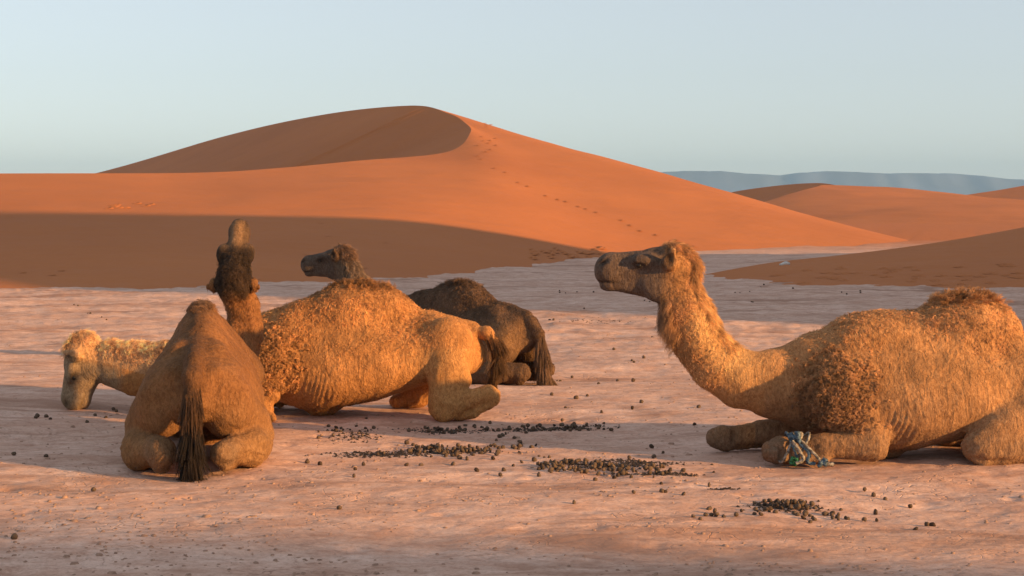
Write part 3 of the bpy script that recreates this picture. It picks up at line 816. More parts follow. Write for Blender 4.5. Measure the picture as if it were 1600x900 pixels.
def fur_layers(o):
    """o: options. short coat over all; curly wool; hump crest; mane and beard; tail hair"""
    def short(P, n, hl, hwt, info):
        w = np.where(hwt > 0.5, 0.9 * (hl[:, 0] < 0.36), 1.0) * (P[:, 2] > 0.03)
        w = w * np.where((np.abs(hl[:, 1]) > 0.115) & (hwt > .5), 0.12, 1.0)
        cb = comb_body(P); cb = np.where((hwt > 0.4)[:, None], -info['HM'][:, 0][None, :] - 0.4 * info['HM'][:, 2][None, :], cb)
        L = np.where(hwt > 0.4, 0.014 + 0.02 * (hl[:, 0] < 0.05), o.get('short', 0.026)); L = np.where(P[:, 2] < 0.2, 0.015, L)
        return w, cb, L, np.ones(len(P))
    def wool(P, n, hl, hwt, info):
        a = np.abs(P)
        sh = sstep(0.30, 0.85, gauss(a, (0.76, 0.34, 0.46), (0.31, 0.6, 0.34)) + 0.16 * fbm(P[:, 0] * 9, P[:, 2] * 9, 95, 3)) * (P[:, 0] > 0.2)
        w = sh * (hwt < 0.3) * (P[:, 2] > 0.24) * o.get('shoulder', 1)
        w[w < 0.06] = 0
        return w, comb_body(P), np.full(len(P), 0.030) * o.get('wool_len', 1), np.full(len(P), 1.1)
    def wave(P, n, hl, hwt, info):
        nz = 0.12 * fbm(P[:, 0] * 3.5, P[:, 2] * 3.5 + P[:, 1], 95, 3)
        bk = sstep(*o.get('wave_z', (0.56, 0.92)), P[:, 2] + 1.3 * nz) * sstep(-0.70, -0.45, P[:, 0]) * (P[:, 0] < 1.0)
        fl = o.get('flank', 0.5) * sstep(0.30, 0.5, P[:, 2] + nz) * 0.5 * sstep(-0.60, -0.40, P[:, 0])
        w = np.clip(bk * o.get('back', 1) + fl, 0, 1) * (hwt < 0.3) * (P[:, 0] < 1.15)
        w[w < 0.06] = 0
        return w, comb_body(P), (0.015 + 0.014 * bk), np.full(len(P), 1.2)
    def crest(P, n, hl, hwt, info):
        hc_ = np.array(info['cfg']['hump'][0][0]); hr = np.array(info['cfg']['hump'][0][1])
        top = sstep(hc_[2] + hr[2] * o.get('crest_from', 0.72), hc_[2] + hr[2] * 0.98, P[:, 2]) * (np.abs(P[:, 0] - hc_[0]) < hr[0]) * (np.abs(P[:, 1]) < 0.3)
        top = top * (hwt < 0.2)
        cb = np.stack([-0.3 + 0 * P[:, 0], 0.7 * np.sign(P[:, 1]), -0.2 + 0 * P[:, 0]], 1)
        return top, cb, np.full(len(P), o.get('crest_len', 0.07)), np.full(len(P), 1.5 * o.get('crest_mul', 0.8))
    def mane(P, n, hl, hwt, info):
        q, par, tg, up, inn = neck_coords(P, info)
        w = sstep(0.72, 0.92, q) * inn * sstep(0.35, 0.6, par) + (hwt > 0.3) * (hl[:, 0] < o.get('crown_to', 0.06)) * (hl[:, 2] > 0.07) * 1.2 * (np.abs(hl[:, 1]) < o.get('crown_y', 0.075)) * o.get('crown', 1)
        return np.clip(w, 0, 1) * o.get('mane_w', 1), -tg + 0.2 * up + np.array([0, 0, -0.2]), np.full(len(P), o.get('mane', 0.09)), np.full(len(P), 1.5 * o.get('mane_mul', 0.8))
    def beard(P, n, hl, hwt, info):
        q, par, tg, up, inn = neck_coords(P, info)
        bq = o.get('beard_q', 0.70); w = sstep(-bq, -bq - 0.2, q) * inn * sstep(o.get('beard_from', 0.55), o.get('beard_from', 0.55) + 0.2, par) * (hl[:, 0] < o.get('beard_to', 0.07)) * o.get('beard_w', 0.6)
        return w, -tg * 0.6 - 0.5 * up + np.array([0, 0, -0.8]), np.full(len(P), o.get('beard', 0.09)), np.full(len(P), 1.5 * o.get('beard_mul', 0.8))
    def necks(P, n, hl, hwt, info):
        q, par, tg, up, inn = neck_coords(P, info)
        w = inn * sstep(0.3, 0.5, par) * (hl[:, 0] < -0.06 + 0.05 * (hl[:, 2] < -0.1)) * o.get('neck_w', 1)
        return w * 1.0, -tg + np.array([0, 0, -0.15]), np.full(len(P), o.get('neck_len', 0.045)), np.full(len(P), 1.2)
    def tailh(P, n, hl, hwt, info):
        d, par, cp, tg = polyline_coord(P, info['tail'][:, :3])
        w = (d < 0.07) * sstep(0.25, 0.5, par)
        return w, tg + np.array([0, 0, -0.5]), (0.10 + 0.12 * par) * o.get('tail_len', 1.0), np.full(len(P), o.get('tail_mul', 0.25))
    m = o.get('q', 1.0)
    return [
        dict(fn=short, density=20000 * m, max=130000, lift=0.18, mess=0.30, rad=0.0013, seg=3, var=0.30),
        dict(fn=wool, density=5200 * m, max=9000, kids=6, spread=0.0045, clump=0.35, lift=0.60, mess=0.9, rad=0.0016, seg=8, curl=o.get('curl', 0.008), turns=0.95, var=0.30),
        dict(fn=wave, density=5200 * m, max=16000, kids=4, spread=0.0050, clump=0.3, lift=0.18, mess=0.45, rad=0.0012, seg=5, curl=0.0035, turns=0.7, var=0.28),
        dict(fn=crest, density=5000 * m, max=900, kids=9, spread=0.009, clump=0.45, lift=o.get('crest_lift', 0.6), mess=0.8, rad=0.0010, seg=6, curl=0.008, turns=0.6, var=0.35, droop=0.2),
        dict(fn=mane, density=7000 * m, max=1800, kids=8, spread=0.009, clump=0.45, lift=0.40, mess=0.45, rad=0.0009, seg=6, curl=0.006, turns=0.6, var=0.30, droop=0.3),
        dict(fn=beard, density=7000 * m, max=1400, kids=8, spread=0.009, clump=0.45, lift=0.35, mess=0.35, rad=0.0008, seg=7, curl=0.010, turns=0.8, var=0.30, droop=0.6, flat=0.3),
        dict(fn=necks, density=6000 * m, max=8000, kids=4, spread=0.005, clump=0.5, lift=0.22, mess=0.35, rad=0.0012, seg=5, curl=0.004, turns=0.5, var=0.25, droop=0.15),
        dict(fn=tailh, density=9000 * m, max=900, kids=7, spread=0.005, clump=0.3, lift=0.10, mess=0.12, rad=0.0012, seg=6, curl=0.003, turns=0.4, var=0.3, droop=0.3, flat=0.8),
    ]

def fore(s, knee, elbow, foot, sh=(0.72, 0.29, 0.46)):
    """upper arm, forearm lying forward on the ground, shin folded back under it"""
    S = lambda p: (p[0], p[1] * s, p[2])
    m = tuple(elbow[i] * .5 + knee[i] * .5 for i in range(3))
    return [([(S(sh), 0.16, 0.11), (S((elbow[0] + .02, elbow[1] - .02, elbow[2] + .06)), 0.115, 0.085)], 0.05),
            ([(S(elbow), 0.122, 0.085), (S(m), 0.092, 0.074), (S((knee[0] - .12, knee[1], knee[2] + .005)), 0.074, 0.068), (S((knee[0] - .04, knee[1], knee[2])), 0.094, 0.090), (S((knee[0] + .015, knee[1], knee[2] - .01)), 0.085, 0.086)], 0.035),
            ([(S((knee[0] - .02, knee[1], 0.055)), 0.055, 0.060), (S((foot[0] + .12, foot[1] + .03, 0.045)), 0.040, 0.045), (S((foot[0], foot[1] + .03, foot[2] - .01)), 0.048, 0.075)], 0.018)]

def hind(s, stifle=(-0.20, 0.41, 0.14), hock=(-1.02, 0.19, 0.165), foot=(-0.50, 0.28, 0.055), hip=(-0.72, 0.22, 0.44)):
    S = lambda p: (p[0], p[1] * s, p[2])
    return [([(S(hip), 0.22, 0.17), (S((stifle[0] * .55 + hip[0] * .45, stifle[1] * .8 + hip[1] * .2, stifle[2] * .6 + hip[2] * .4)), 0.165, 0.125), (S(stifle), 0.125, 0.10)], 0.035),
            ([(S((stifle[0] - .04, stifle[1], stifle[2] - .015)), 0.12, 0.10), (S((-0.72, 0.37, 0.15)), 0.135, 0.12), (S((hock[0] + .12, hock[1] + .07, hock[2])), 0.095, 0.085), (S(hock), 0.088, 0.080)], 0.03),
            ([(S((hock[0] + .05, hock[1] + .02, 0.09)), 0.06, 0.055), (S((foot[0] - .1, foot[1], 0.05)), 0.045, 0.05), (S(foot), 0.06, 0.085)], 0.02)]

HANG_TAIL = [(-0.88, 0, 0.76, 0.055), (-1.02, 0, 0.66, 0.052), (-1.09, 0, 0.50, 0.050), (-1.12, 0, 0.32, 0.042), (-1.13, 0, 0.16, 0.030), (-1.13, 0, 0.06, 0.014)]

# --- camel with the hobbled foreleg, side on, head raised
def extra_a(c, V, N, hl, hwgt, info):
    light = np.array((0.66, 0.385, 0.16))
    q, par, tg, up, inn = neck_coords(V, info)
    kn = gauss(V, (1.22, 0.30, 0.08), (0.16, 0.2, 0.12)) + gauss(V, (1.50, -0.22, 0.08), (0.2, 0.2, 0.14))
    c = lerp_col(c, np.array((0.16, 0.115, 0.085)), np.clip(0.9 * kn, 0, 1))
    c = lerp_col(c, light, 0.8 * inn * sstep(0.1, 0.4, par) * sstep(-0.6, 0.2, q) * (1 - hwgt))
    return c
cam_a = dict(label='pale tan camel lying with raised head and rope tied round its foreleg', pos=(3.0, 11.12), yaw=180, seed=1,
    neck=[(0.86, 0, 0.52, 0.29, 0.21), (1.14, 0, 0.52, 0.235, 0.165), (1.37, 0, 0.55, 0.195, 0.135), (1.56, 0, 0.67, 0.175, 0.122), (1.68, 0, 0.84, 0.163, 0.115), (1.76, 0, 1.02, 0.162, 0.113), (1.82, 0, 1.17, 0.155, 0.11)],
    head=(1.850, 0, 1.305), head_rot=(0, 2, 0), head_scale=1.08, nape=(-0.8, 0, 0.6),
    hump=[((-0.22, 0, 0.88), (0.40, 0.24, 0.275), 0.10), ((0.40, 0, 0.86), (0.34, 0.19, 0.180), 0.10), ((0.10, 0, 0.86), (0.34, 0.20, 0.15), 0.08)], hump_dark=0.25,
    trunk=[(x, t - 0.09 * max(0.0, min(1.0, (-x - 0.35) / 0.25)), b, w) for x, t, b, w in TRUNK],
    legs=fore(1, (1.19, 0.33, 0.10), (0.52, 0.38, 0.15), (0.85, 0.36, 0.05)) + fore(-1, (1.50, 0.22, 0.11), (0.86, 0.28, 0.17), (1.05, 0.30, 0.05)) + hind(1) + hind(-1),
    extent=[(-1.2, -0.62, 0), (1.75, 0.62, 1.3)], tail=HANG_TAIL, cuts=[((1.095, 0.43, 0.10), (0.014, 0.05, 0.09)), ((1.40, -0.13, 0.12), (0.015, 0.05, 0.10)), ((0.66, 0.475, 0.03), (0.16, 0.05, 0.018)), ((1.16, 0.42, 0.085), (0.010, 0.03, 0.05)), ((-0.28, 0.52, 0.05), (0.2, 0.05, 0.014))],
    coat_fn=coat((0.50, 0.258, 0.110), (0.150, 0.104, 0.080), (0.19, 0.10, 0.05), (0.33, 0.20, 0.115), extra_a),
    fur=fur_layers(dict(q=1.0, short=0.013, shoulder=1.0, back=0.8, flank=0.0, curl=0.009, wave_z=(0.74, 1.02), crest_len=0.075, crest_mul=0.6, mane=0.060, mane_mul=0.7, beard=0.060, beard_mul=0.7, neck_len=0.013, beard_from=0.56, beard_to=0.07, beard_w=1.0, beard_q=0.6)))

# --- brown camel seen from behind, nose in the air
def extra_b(c, V, N, hl, hwgt, info):
    dk = np.array((0.055, 0.032, 0.02))
    spine = np.exp(-(V[:, 1] / 0.09) ** 2) * (V[:, 2] > 0.55) * (hl[:, 0] < -0.4)
    c = lerp_col(c, dk, 0.6 * spine)
    top = sstep(1.02, 1.16, V[:, 2]) * (np.abs(V[:, 0]) < 0.5)
    c = lerp_col(c, np.array((0.10, 0.075, 0.06)), 0.7 * top)
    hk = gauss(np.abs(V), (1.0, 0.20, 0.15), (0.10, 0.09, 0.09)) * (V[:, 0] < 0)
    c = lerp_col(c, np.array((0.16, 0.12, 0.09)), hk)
    dt, par, _, _ = polyline_coord(V, info['tail'][:, :3])
    c = lerp_col(c, dk * 0.5, (dt < 0.07) * sstep(0.15, 0.6, par))
    # light bridge of the nose, dark woolly forehead
    c = lerp_col(c, np.array((0.26, 0.155, 0.085)) * (1 - 0.55 * sstep(0.40, 0.52, hl[:, 0]))[:, None], hwgt * sstep(0.22, 0.30, hl[:, 0]))
    c = lerp_col(c, np.array((0.038, 0.024, 0.016)), 0.95 * (1 - sstep(0.20, 0.27, hl[:, 0])) * sstep(-0.20, -0.10, hl[:, 0]) * sstep(-0.02, 0.05, hl[:, 2]) * (np.abs(hl[:, 1]) < 0.14))
    c = lerp_col(c, np.array((0.07, 0.045, 0.03)), 0.7 * hwgt * sstep(0.03, 0.06, np.abs(hl[:, 1])) * sstep(0.22, 0.3, hl[:, 0]))
    return c
cam_b = dict(label='brown camel sitting with its back and dark tail turned, nose lifted', pos=(-2.24, 11.28), yaw=98, seed=2, brow=1.12, ear=((0.0, 0.10, 0.02), (-0.03, 0.150, 0.035), (-0.05, 0.190, 0.055)),
    neck=[(0.86, 0, 0.50, 0.27, 0.20), (1.06, -0.10, 0.50, 0.22, 0.16), (1.20, -0.22, 0.60, 0.18, 0.12), (1.27, -0.275, 0.78, 0.15, 0.098), (1.27, -0.255, 0.96, 0.13, 0.088), (1.24, -0.215, 1.08, 0.125, 0.092)],
    head=(1.24, -0.195, 1.16), head_rot=(-8, 62, 0), head_scale=1.08, nape=(-1, 0, 0.2),
    hump=[((0.0, 0, 0.80), (0.40, 0.125, 0.285), 0.20)], hump_dark=0.5,
    legs=fore(1, (1.25, 0.30, 0.10), (0.55, 0.37, 0.15), (0.85, 0.40, 0.05)) + fore(-1, (1.25, 0.30, 0.10), (0.55, 0.37, 0.15), (0.85, 0.40, 0.05)) + hind(1) + hind(-1),
    extent=[(-1.25, -0.62, 0), (1.55, 0.62, 1.3)], tail=HANG_TAIL,
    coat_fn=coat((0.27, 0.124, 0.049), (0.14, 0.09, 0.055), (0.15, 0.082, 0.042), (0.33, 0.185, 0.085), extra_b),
    fur=fur_layers(dict(q=0.9, short=0.014, shoulder=0.0, back=0.0, flank=0.0, curl=0.006, crest_len=0.03, crest_lift=0.25, mane=0.022, mane_w=0.6, crown=3.0, crown_to=0.19, crown_y=0.12, beard=0.05, neck_len=0.018, neck_w=0.4, tail_mul=0.6)))

# --- golden camel lying side on with its head hung low to the ground
def extra_c(c, V, N, hl, hwgt, info):
    br = np.array((0.15, 0.075, 0.035))
    ridge = np.exp(-(V[:, 1] / 0.14) ** 2) * sstep(0.86, 1.05, V[:, 2]) * (V[:, 0] < 0.75)
    c = lerp_col(c, br, 0.55 * ridge)
    nk = (V[:, 0] > 1.15) & (hl[:, 0] < 0.05)
    c = lerp_col(c, np.array((0.64, 0.39, 0.21)), 0.8 * nk)
    hk = sstep(0.5, 0.25, np.abs(V[:, 0] + 0.85)) * (np.abs(V[:, 1]) > 0.2) * (V[:, 2] < 0.6)
    c = lerp_col(c, np.array((0.58, 0.30, 0.11)), 0.7 * hk)
    return c
tail_c = [(-0.93, 0.02, 0.70, 0.05), (-1.03, 0.05, 0.70, 0.042), (-1.11, 0.08, 0.60, 0.034), (-1.12, 0.10, 0.46, 0.028), (-1.09, 0.10, 0.34, 0.014)]
cam_c = dict(label='golden camel lying side on, its pale woolly head hung low', pos=(-1.24, 13.32), yaw=180, seed=3,
    neck=[(0.84, 0, 0.52, 0.29, 0.21), (1.14, 0.0, 0.46, 0.25, 0.17), (1.40, -0.10, 0.39, 0.235, 0.15), (1.70, -0.22, 0.36, 0.23, 0.145), (2.00, -0.30, 0.34, 0.225, 0.135), (2.24, -0.34, 0.40, 0.20, 0.125)],
    head=(2.47, -0.35, 0.51), head_rot=(8, -76, 0), head_scale=1.02, nape=(0, 0, 1),
    hump=[((0.06, 0, 0.86), (0.46, 0.24, 0.28), 0.13)], hump_dark=0.3,
    legs=fore(1, (0.92, 0.40, 0.10), (0.78, 0.38, 0.24), (0.74, 0.40, 0.05)) + fore(-1, (1.20, 0.30, 0.10), (0.55, 0.36, 0.15), (0.80, 0.40, 0.05)) +
         [([((-0.70, 0.22, 0.62), 0.22, 0.15), ((-0.72, 0.33, 0.36), 0.175, 0.12), ((-0.66, 0.40, 0.12), 0.125, 0.10)], 0.04),
          ([((-0.68, 0.40, 0.13), 0.12, 0.10), ((-0.88, 0.39, 0.18), 0.074, 0.07), ((-1.04, 0.37, 0.235), 0.066, 0.066), ((-1.10, 0.36, 0.215), 0.060, 0.064)], 0.03),
          ([((-1.08, 0.35, 0.17), 0.06, 0.06), ((-0.92, 0.34, 0.07), 0.05, 0.06), ((-0.80, 0.34, 0.05), 0.055, 0.07)], 0.035)] +
         [([((-0.62, -0.24, 0.5), 0.22, 0.17), ((-0.40, -0.36, 0.16), 0.13, 0.11)], 0.06), ([((-0.42, -0.36, 0.13), 0.12, 0.10), ((-0.24, -0.34, 0.07), 0.065, 0.09)], 0.04)],
    extent=[(-1.3, -0.62, 0), (2.6, 0.62, 1.3)], tail=tail_c,
    coat_fn=coat((0.52, 0.25, 0.092), (0.34, 0.24, 0.15), (0.32, 0.165, 0.068), (0.50, 0.27, 0.105), extra_c),
    fur=fur_layers(dict(q=0.9, short=0.013, shoulder=1.0, back=0.8, flank=0.18, curl=0.008, crest_len=0.05, crest_mul=0.6, mane=0.06, mane_mul=1.0, beard=0.085, beard_mul=0.85, beard_from=0.5, beard_w=1.0, beard_to=0.05, beard_q=0.5, neck_len=0.04, crown=0.3, tail_len=0.6, tail_mul=0.22)))

# --- dark camel beyond
def extra_d(c, V, N, hl, hwgt, info):
    rm = gauss(np.abs(V), (0.80, 0.34, 0.46), (0.26, 0.3, 0.20)) * (V[:, 0] < 0)
    c = lerp_col(c, np.array((0.29, 0.165, 0.08)), 0.9 * rm)
    nk = (V[:, 0] > 1.4) * (1 - sstep(0.0, 0.1, hl[:, 0])) * (hl[:, 2] < 0.02)
    c = lerp_col(c, np.array((0.17, 0.125, 0.085)), 0.6 * nk)
    return c
tail_d = [(-0.96, 0, 0.68, 0.055), (-1.07, 0.0, 0.56, 0.05), (-1.11, 0, 0.38, 0.045), (-1.13, 0.0, 0.20, 0.035), (-1.22, -0.03, 0.05, 0.018)]
cam_d = dict(label='dark brown camel lying behind the golden camel, rump and tail showing', pos=(-0.50, 15.95), yaw=140, scale=0.93, seed=4,
    neck=[(0.86, 0, 0.52, 0.28, 0.20), (1.14, 0, 0.50, 0.23, 0.16), (1.40, -0.0, 0.56, 0.20, 0.14), (1.60, 0.0, 0.72, 0.19, 0.13), (1.74, 0.0, 0.92, 0.19, 0.13), (1.84, 0.0, 1.12, 0.185, 0.13)],
    head=(1.90, 0.0, 1.24), head_rot=(28, -6, 0), head_scale=0.98, nape=(-0.9, 0, 0.4),
    hump=[((0.02, 0, 0.84), (0.42, 0.22, 0.24), 0.12)], hump_dark=0.5,
    legs=fore(1, (1.25, 0.30, 0.10), (0.55, 0.37, 0.15), (0.85, 0.40, 0.05)) + fore(-1, (1.25, 0.30, 0.10), (0.55, 0.37, 0.15), (0.85, 0.40, 0.05)) + hind(1) + hind(-1),
    extent=[(-1.35, -0.62, 0), (1.6, 0.62, 1.3)], tail=tail_d, voxel=0.014,
    coat_fn=coat((0.15, 0.086, 0.05), (0.12, 0.088, 0.068), (0.055, 0.032, 0.02), (0.16, 0.095, 0.055), extra_d),
    fur=fur_layers(dict(q=0.7, shoulder=0.8, back=1.0, flank=1.0, curl=0.009, crest_len=0.06, mane=0.08, mane_mul=1.1, beard=0.07, neck_len=0.05, tail_mul=1.2)))

for cfg in (cam_a, cam_b, cam_c, cam_d):
    make_camel(cfg)

# ------------------------------------------------------------------ dung pellets
def pellet_mesh(seed):
    bm = bmesh.new(); bmesh.ops.create_icosphere(bm, subdivisions=2, radius=1.0)
    rr = random.Random(seed); ph = [rr.uniform(0, 6) for _ in range(4)]
    st = (1.0, rr.uniform(0.82, 0.95), rr.uniform(0.78, 0.92))
    for v in bm.verts:
        k = 1 + 0.10 * math.sin(3 * v.co.x + ph[0]) + 0.08 * math.sin(4 * v.co.y + ph[1]) + 0.07 * math.sin(5 * v.co.z + ph[2])
        v.co = Vector((v.co.x * k * st[0], v.co.y * k * st[1], v.co.z * k * st[2]))
    me = bpy.data.meshes.new('dung_pellet'); bm.to_mesh(me); bm.free()
    for p in me.polygons: p.use_smooth = True
    me.materials.append(M_DUNG); return me
PEL = [pellet_mesh(i) for i in range(6)]
rp = random.Random(21)
loose = []                                        # the surplus, joined into one object

def pellet(px, py, r, lift, label, group, single=True):
    x, d = ground_at(px, py)
    z = float(ground_z(x, d)) + r * rp.uniform(0.25, 0.75) + lift
    rotv = (rp.uniform(0, 6.28), rp.uniform(0, 6.28), rp.uniform(0, 6.28))
    if not single:
        loose.append((x, d, z, r, rotv)); return
    o = link('dung_pellet', PEL[rp.randrange(6)], None, label=label, category='dung pellet', group=group)
    o.location = (x, d, z); o.scale = (r * rp.uniform(.85, 1.15), r * rp.uniform(.8, 1.1), r * rp.uniform(.65, 1.0)); o.rotation_euler = rotv

def spread(n, spots, label, group, n_loose=0, rmin=0.010, rmax=0.020):
    """spots: (px, py, sx, sy, weight, heap)"""
    wts = [q[4] for q in spots]
    for i in range(n + n_loose):
        cx, cy, sx, sy, _, heap = rp.choices(spots, wts)[0]
        a, q = rp.uniform(0, 6.28), math.sqrt(rp.random())
        u, v = q * math.cos(a), q * math.sin(a)
        if rp.random() < 0.28: u, v = u * rp.uniform(1.2, 2.0), v * rp.uniform(1.3, 3.0)
        r = rp.uniform(rmin, rmax)
        lift = heap * max(0.0, 1 - u * u - v * v) * rp.random()
        pellet(cx + u * sx, cy + v * sy, r, lift, label, group, i < n)

G = 'dung pellets on the clay'
spread(86, [(915, 730, 72, 10, 4, 0.045), (1000, 733, 55, 8, 2, 0.03), (860, 728, 25, 9, 1, 0.02)], 'dark dung pellet in the heap before the folded knees of the roped camel', G + ' by the roped camel', 70)
spread(76, [(700, 700, 60, 7, 4, 0.04), (640, 704, 50, 6, 1.2, 0.02), (800, 692, 38, 7, 1.3, 0.0)], 'dark dung pellet in the long streak between the brown and the roped camel', G + ' in a streak', 60)
spread(60, [(850, 665, 72, 5, 3, 0.025), (910, 666, 35, 4, 1, 0.02), (680, 669, 55, 4, 1.5, 0.015), (545, 672, 45, 12, 1.4, 0.0), (745, 668, 25, 6, 0.8, 0.02)], 'dark dung pellet strewn beside the belly and hind leg of the golden camel', G + ' by the golden camel', 50)
spread(42, [(1235, 788, 42, 7, 3, 0.04), (1150, 799, 60, 4, 1.2, 0.01), (1290, 800, 45, 7, 0.8, 0.0)], 'brown dung pellet in the small heap on open clay before the roped camel', G + ' in a small heap', 34)
singles = [(555, 733), (553, 748), (500, 719), (568, 720), (590, 709), (635, 722), (658, 721), (708, 720), (745, 734), (802, 726), (815, 720), (782, 740), (787, 733), (1018, 695), (1036, 704), (1022, 711), (1085, 667), (940, 645), (988, 640),
           (1040, 767), (1034, 767), (990, 770), (1068, 771), (1033, 755), (1108, 757), (1351, 762), (1365, 769), (1383, 773), (1350, 803), (1370, 803), (1368, 793), (1430, 816), (1448, 811), (1457, 811), (1422, 784), (897, 788), (530, 794), (22, 839), (146, 766), (72, 717), (22, 715), (480, 716)]
for px, py in singles[:36]:
    pellet(px, py, rp.uniform(0.015, 0.019), 0, 'single dung pellet lying loose on the bare clay', G + ' lying loose')
for px, py in singles[36:]:
    pellet(px, py, rp.uniform(0.015, 0.019), 0, '', '', False)
far_p = [(1150, 453), (1170, 455), (1240, 452), (1320, 454), (1330, 458), (1346, 455), (925, 455), (880, 455), (890, 456), (905, 455), (860, 498), (915, 477), (840, 505), (1020, 525), (960, 540), (1190, 443), (1295, 439), (1010, 470), (1180, 470), (135, 492), (160, 497), (120, 478), (930, 600), (900, 585), (870, 590), (1010, 560), (990, 565), (920, 620), (890, 640), (60, 655), (75, 655), (150, 648), (170, 650), (200, 648), (215, 655), (130, 660), (180, 640), (960, 592), (985, 596), (1090, 640), (1000, 632), (862, 618), (895, 622)]
for px, py in far_p:
    for _ in range(rp.choice([1, 1, 2])):
        pellet(px + rp.uniform(-7, 7), py + rp.uniform(-2, 2), rp.uniform(0.014, 0.022), 0, '', '', False)

def join_loose():
    vs, fs, off = [], [], 0
    for i, (x, d, z, r, e) in enumerate(loose):
        me = PEL[i % 6]
        M = Matrix.Translation((x, d, z)) @ Matrix.Rotation(e[0], 4, 'X') @ Matrix.Rotation(e[2], 4, 'Z') @ Matrix.Scale(r, 4)
        vs += [tuple(M @ v.co) for v in me.vertices]; fs += [tuple(j + off for j in p.vertices) for p in me.polygons]; off += len(me.vertices)
    link('dung_scatter', mesh_from('dung_scatter', vs, fs, M_DUNG), None, kind='stuff', label='small dung pellets scattered far and wide over the clay', category='dung')
join_loose()

# trampled dung crumbs below the heaps
def crumbs():
    vs, fs, off = [], [], 0
    r3 = random.Random(5)
    for cx, cy, sx, sy, n in [(600, 707, 70, 4, 260), (960, 722, 90, 6, 420), (700, 702, 80, 6, 240), (860, 666, 85, 4, 220), (1225, 787, 60, 6, 180), (690, 669, 60, 4, 150), (1040, 737, 50, 3, 90), (1130, 762, 25, 2, 40), (930, 500, 70, 3, 60), (555, 680, 40, 8, 80)]:
        for _ in range(int(n * 1.7)):
            x, d = ground_at(cx + r3.gauss(0, 0.5) * sx, cy + r3.gauss(0, 0.5) * sy)
            z = float(ground_z(x, d)); r = r3.uniform(0.005, 0.019); a0 = r3.uniform(0, 6.28); k = r3.choice([4, 5])
            ring = [(x + r * math.cos(a0 + 6.28 * j / k) * r3.uniform(.7, 1.3), d + r * math.sin(a0 + 6.28 * j / k) * r3.uniform(.7, 1.3), z - 0.002) for j in range(k)]
            vs += ring + [(x + r3.uniform(-.3, .3) * r, d + r3.uniform(-.3, .3) * r, z + r * r3.uniform(.35, .8))]
            for j in range(k): fs.append((off + j, off + (j + 1) % k, off + k))
            off += k + 1
    link('dung_crumbs', mesh_from('dung_crumbs', vs, fs, M_DUNG, False), None, kind='stuff', label='trampled dung crumbs spread under the pellet heaps', category='dung')
crumbs()

# ------------------------------------------------------------------ small stones and flakes of crust on the clay
M_CRUST = make_plain('crust_flake', (0.44, 0.27, 0.19), 0.4, 30.0, 0.95, 0.3, 0.004, 0.1)
def flakes():
    vs, fs, off = [], [], 0
    r3 = random.Random(9)
    for _ in range(5200):
        py = 345 + 555 * r3.random() ** 0.55 if r3.random() < 0.6 else r3.uniform(470, 900)
        if py < 458: continue
        x, d = ground_at(r3.uniform(-150, 1750), py)
        cl = float(fbm(np.array([x * 1.2]), np.array([d * 1.2]), 44, 3)[0])
        if cl < 0.05 and r3.random() < 0.8: continue
        z = float(ground_z(x, d)); r = r3.uniform(0.004, 0.013) * (1.8 if r3.random() < 0.06 else 1); a0 = r3.uniform(0, 6.28); k = 5
        hgt = r * r3.uniform(0.25, 0.7)
        lo = [(x + r * 1.3 * math.cos(a0 + 6.28 * j / k) * r3.uniform(.7, 1.3), d + r * math.sin(a0 + 6.28 * j / k) * r3.uniform(.7, 1.3), z - 0.003) for j in range(k)]
        up = [(x + (p[0] - x) * .6, d + (p[1] - d) * .6, z + hgt * r3.uniform(.7, 1.2)) for p in lo]
        vs += lo + up
        for j in range(k):
            j2 = (j + 1) % k
            fs += [(off + j, off + j2, off + k + j2), (off + j, off + k + j2, off + k + j)]
        fs += [(off + k, off + k + 1, off + k + 2), (off + k, off + k + 2, off + k + 3), (off + k, off + k + 3, off + k + 4)]
        off += 2 * k
    link('crust_flakes', mesh_from('crust_flakes', vs, fs, M_CRUST, False), None, kind='stuff', label='crumbs and flakes of dry crust strewn over the clay', category='gravel')
flakes()

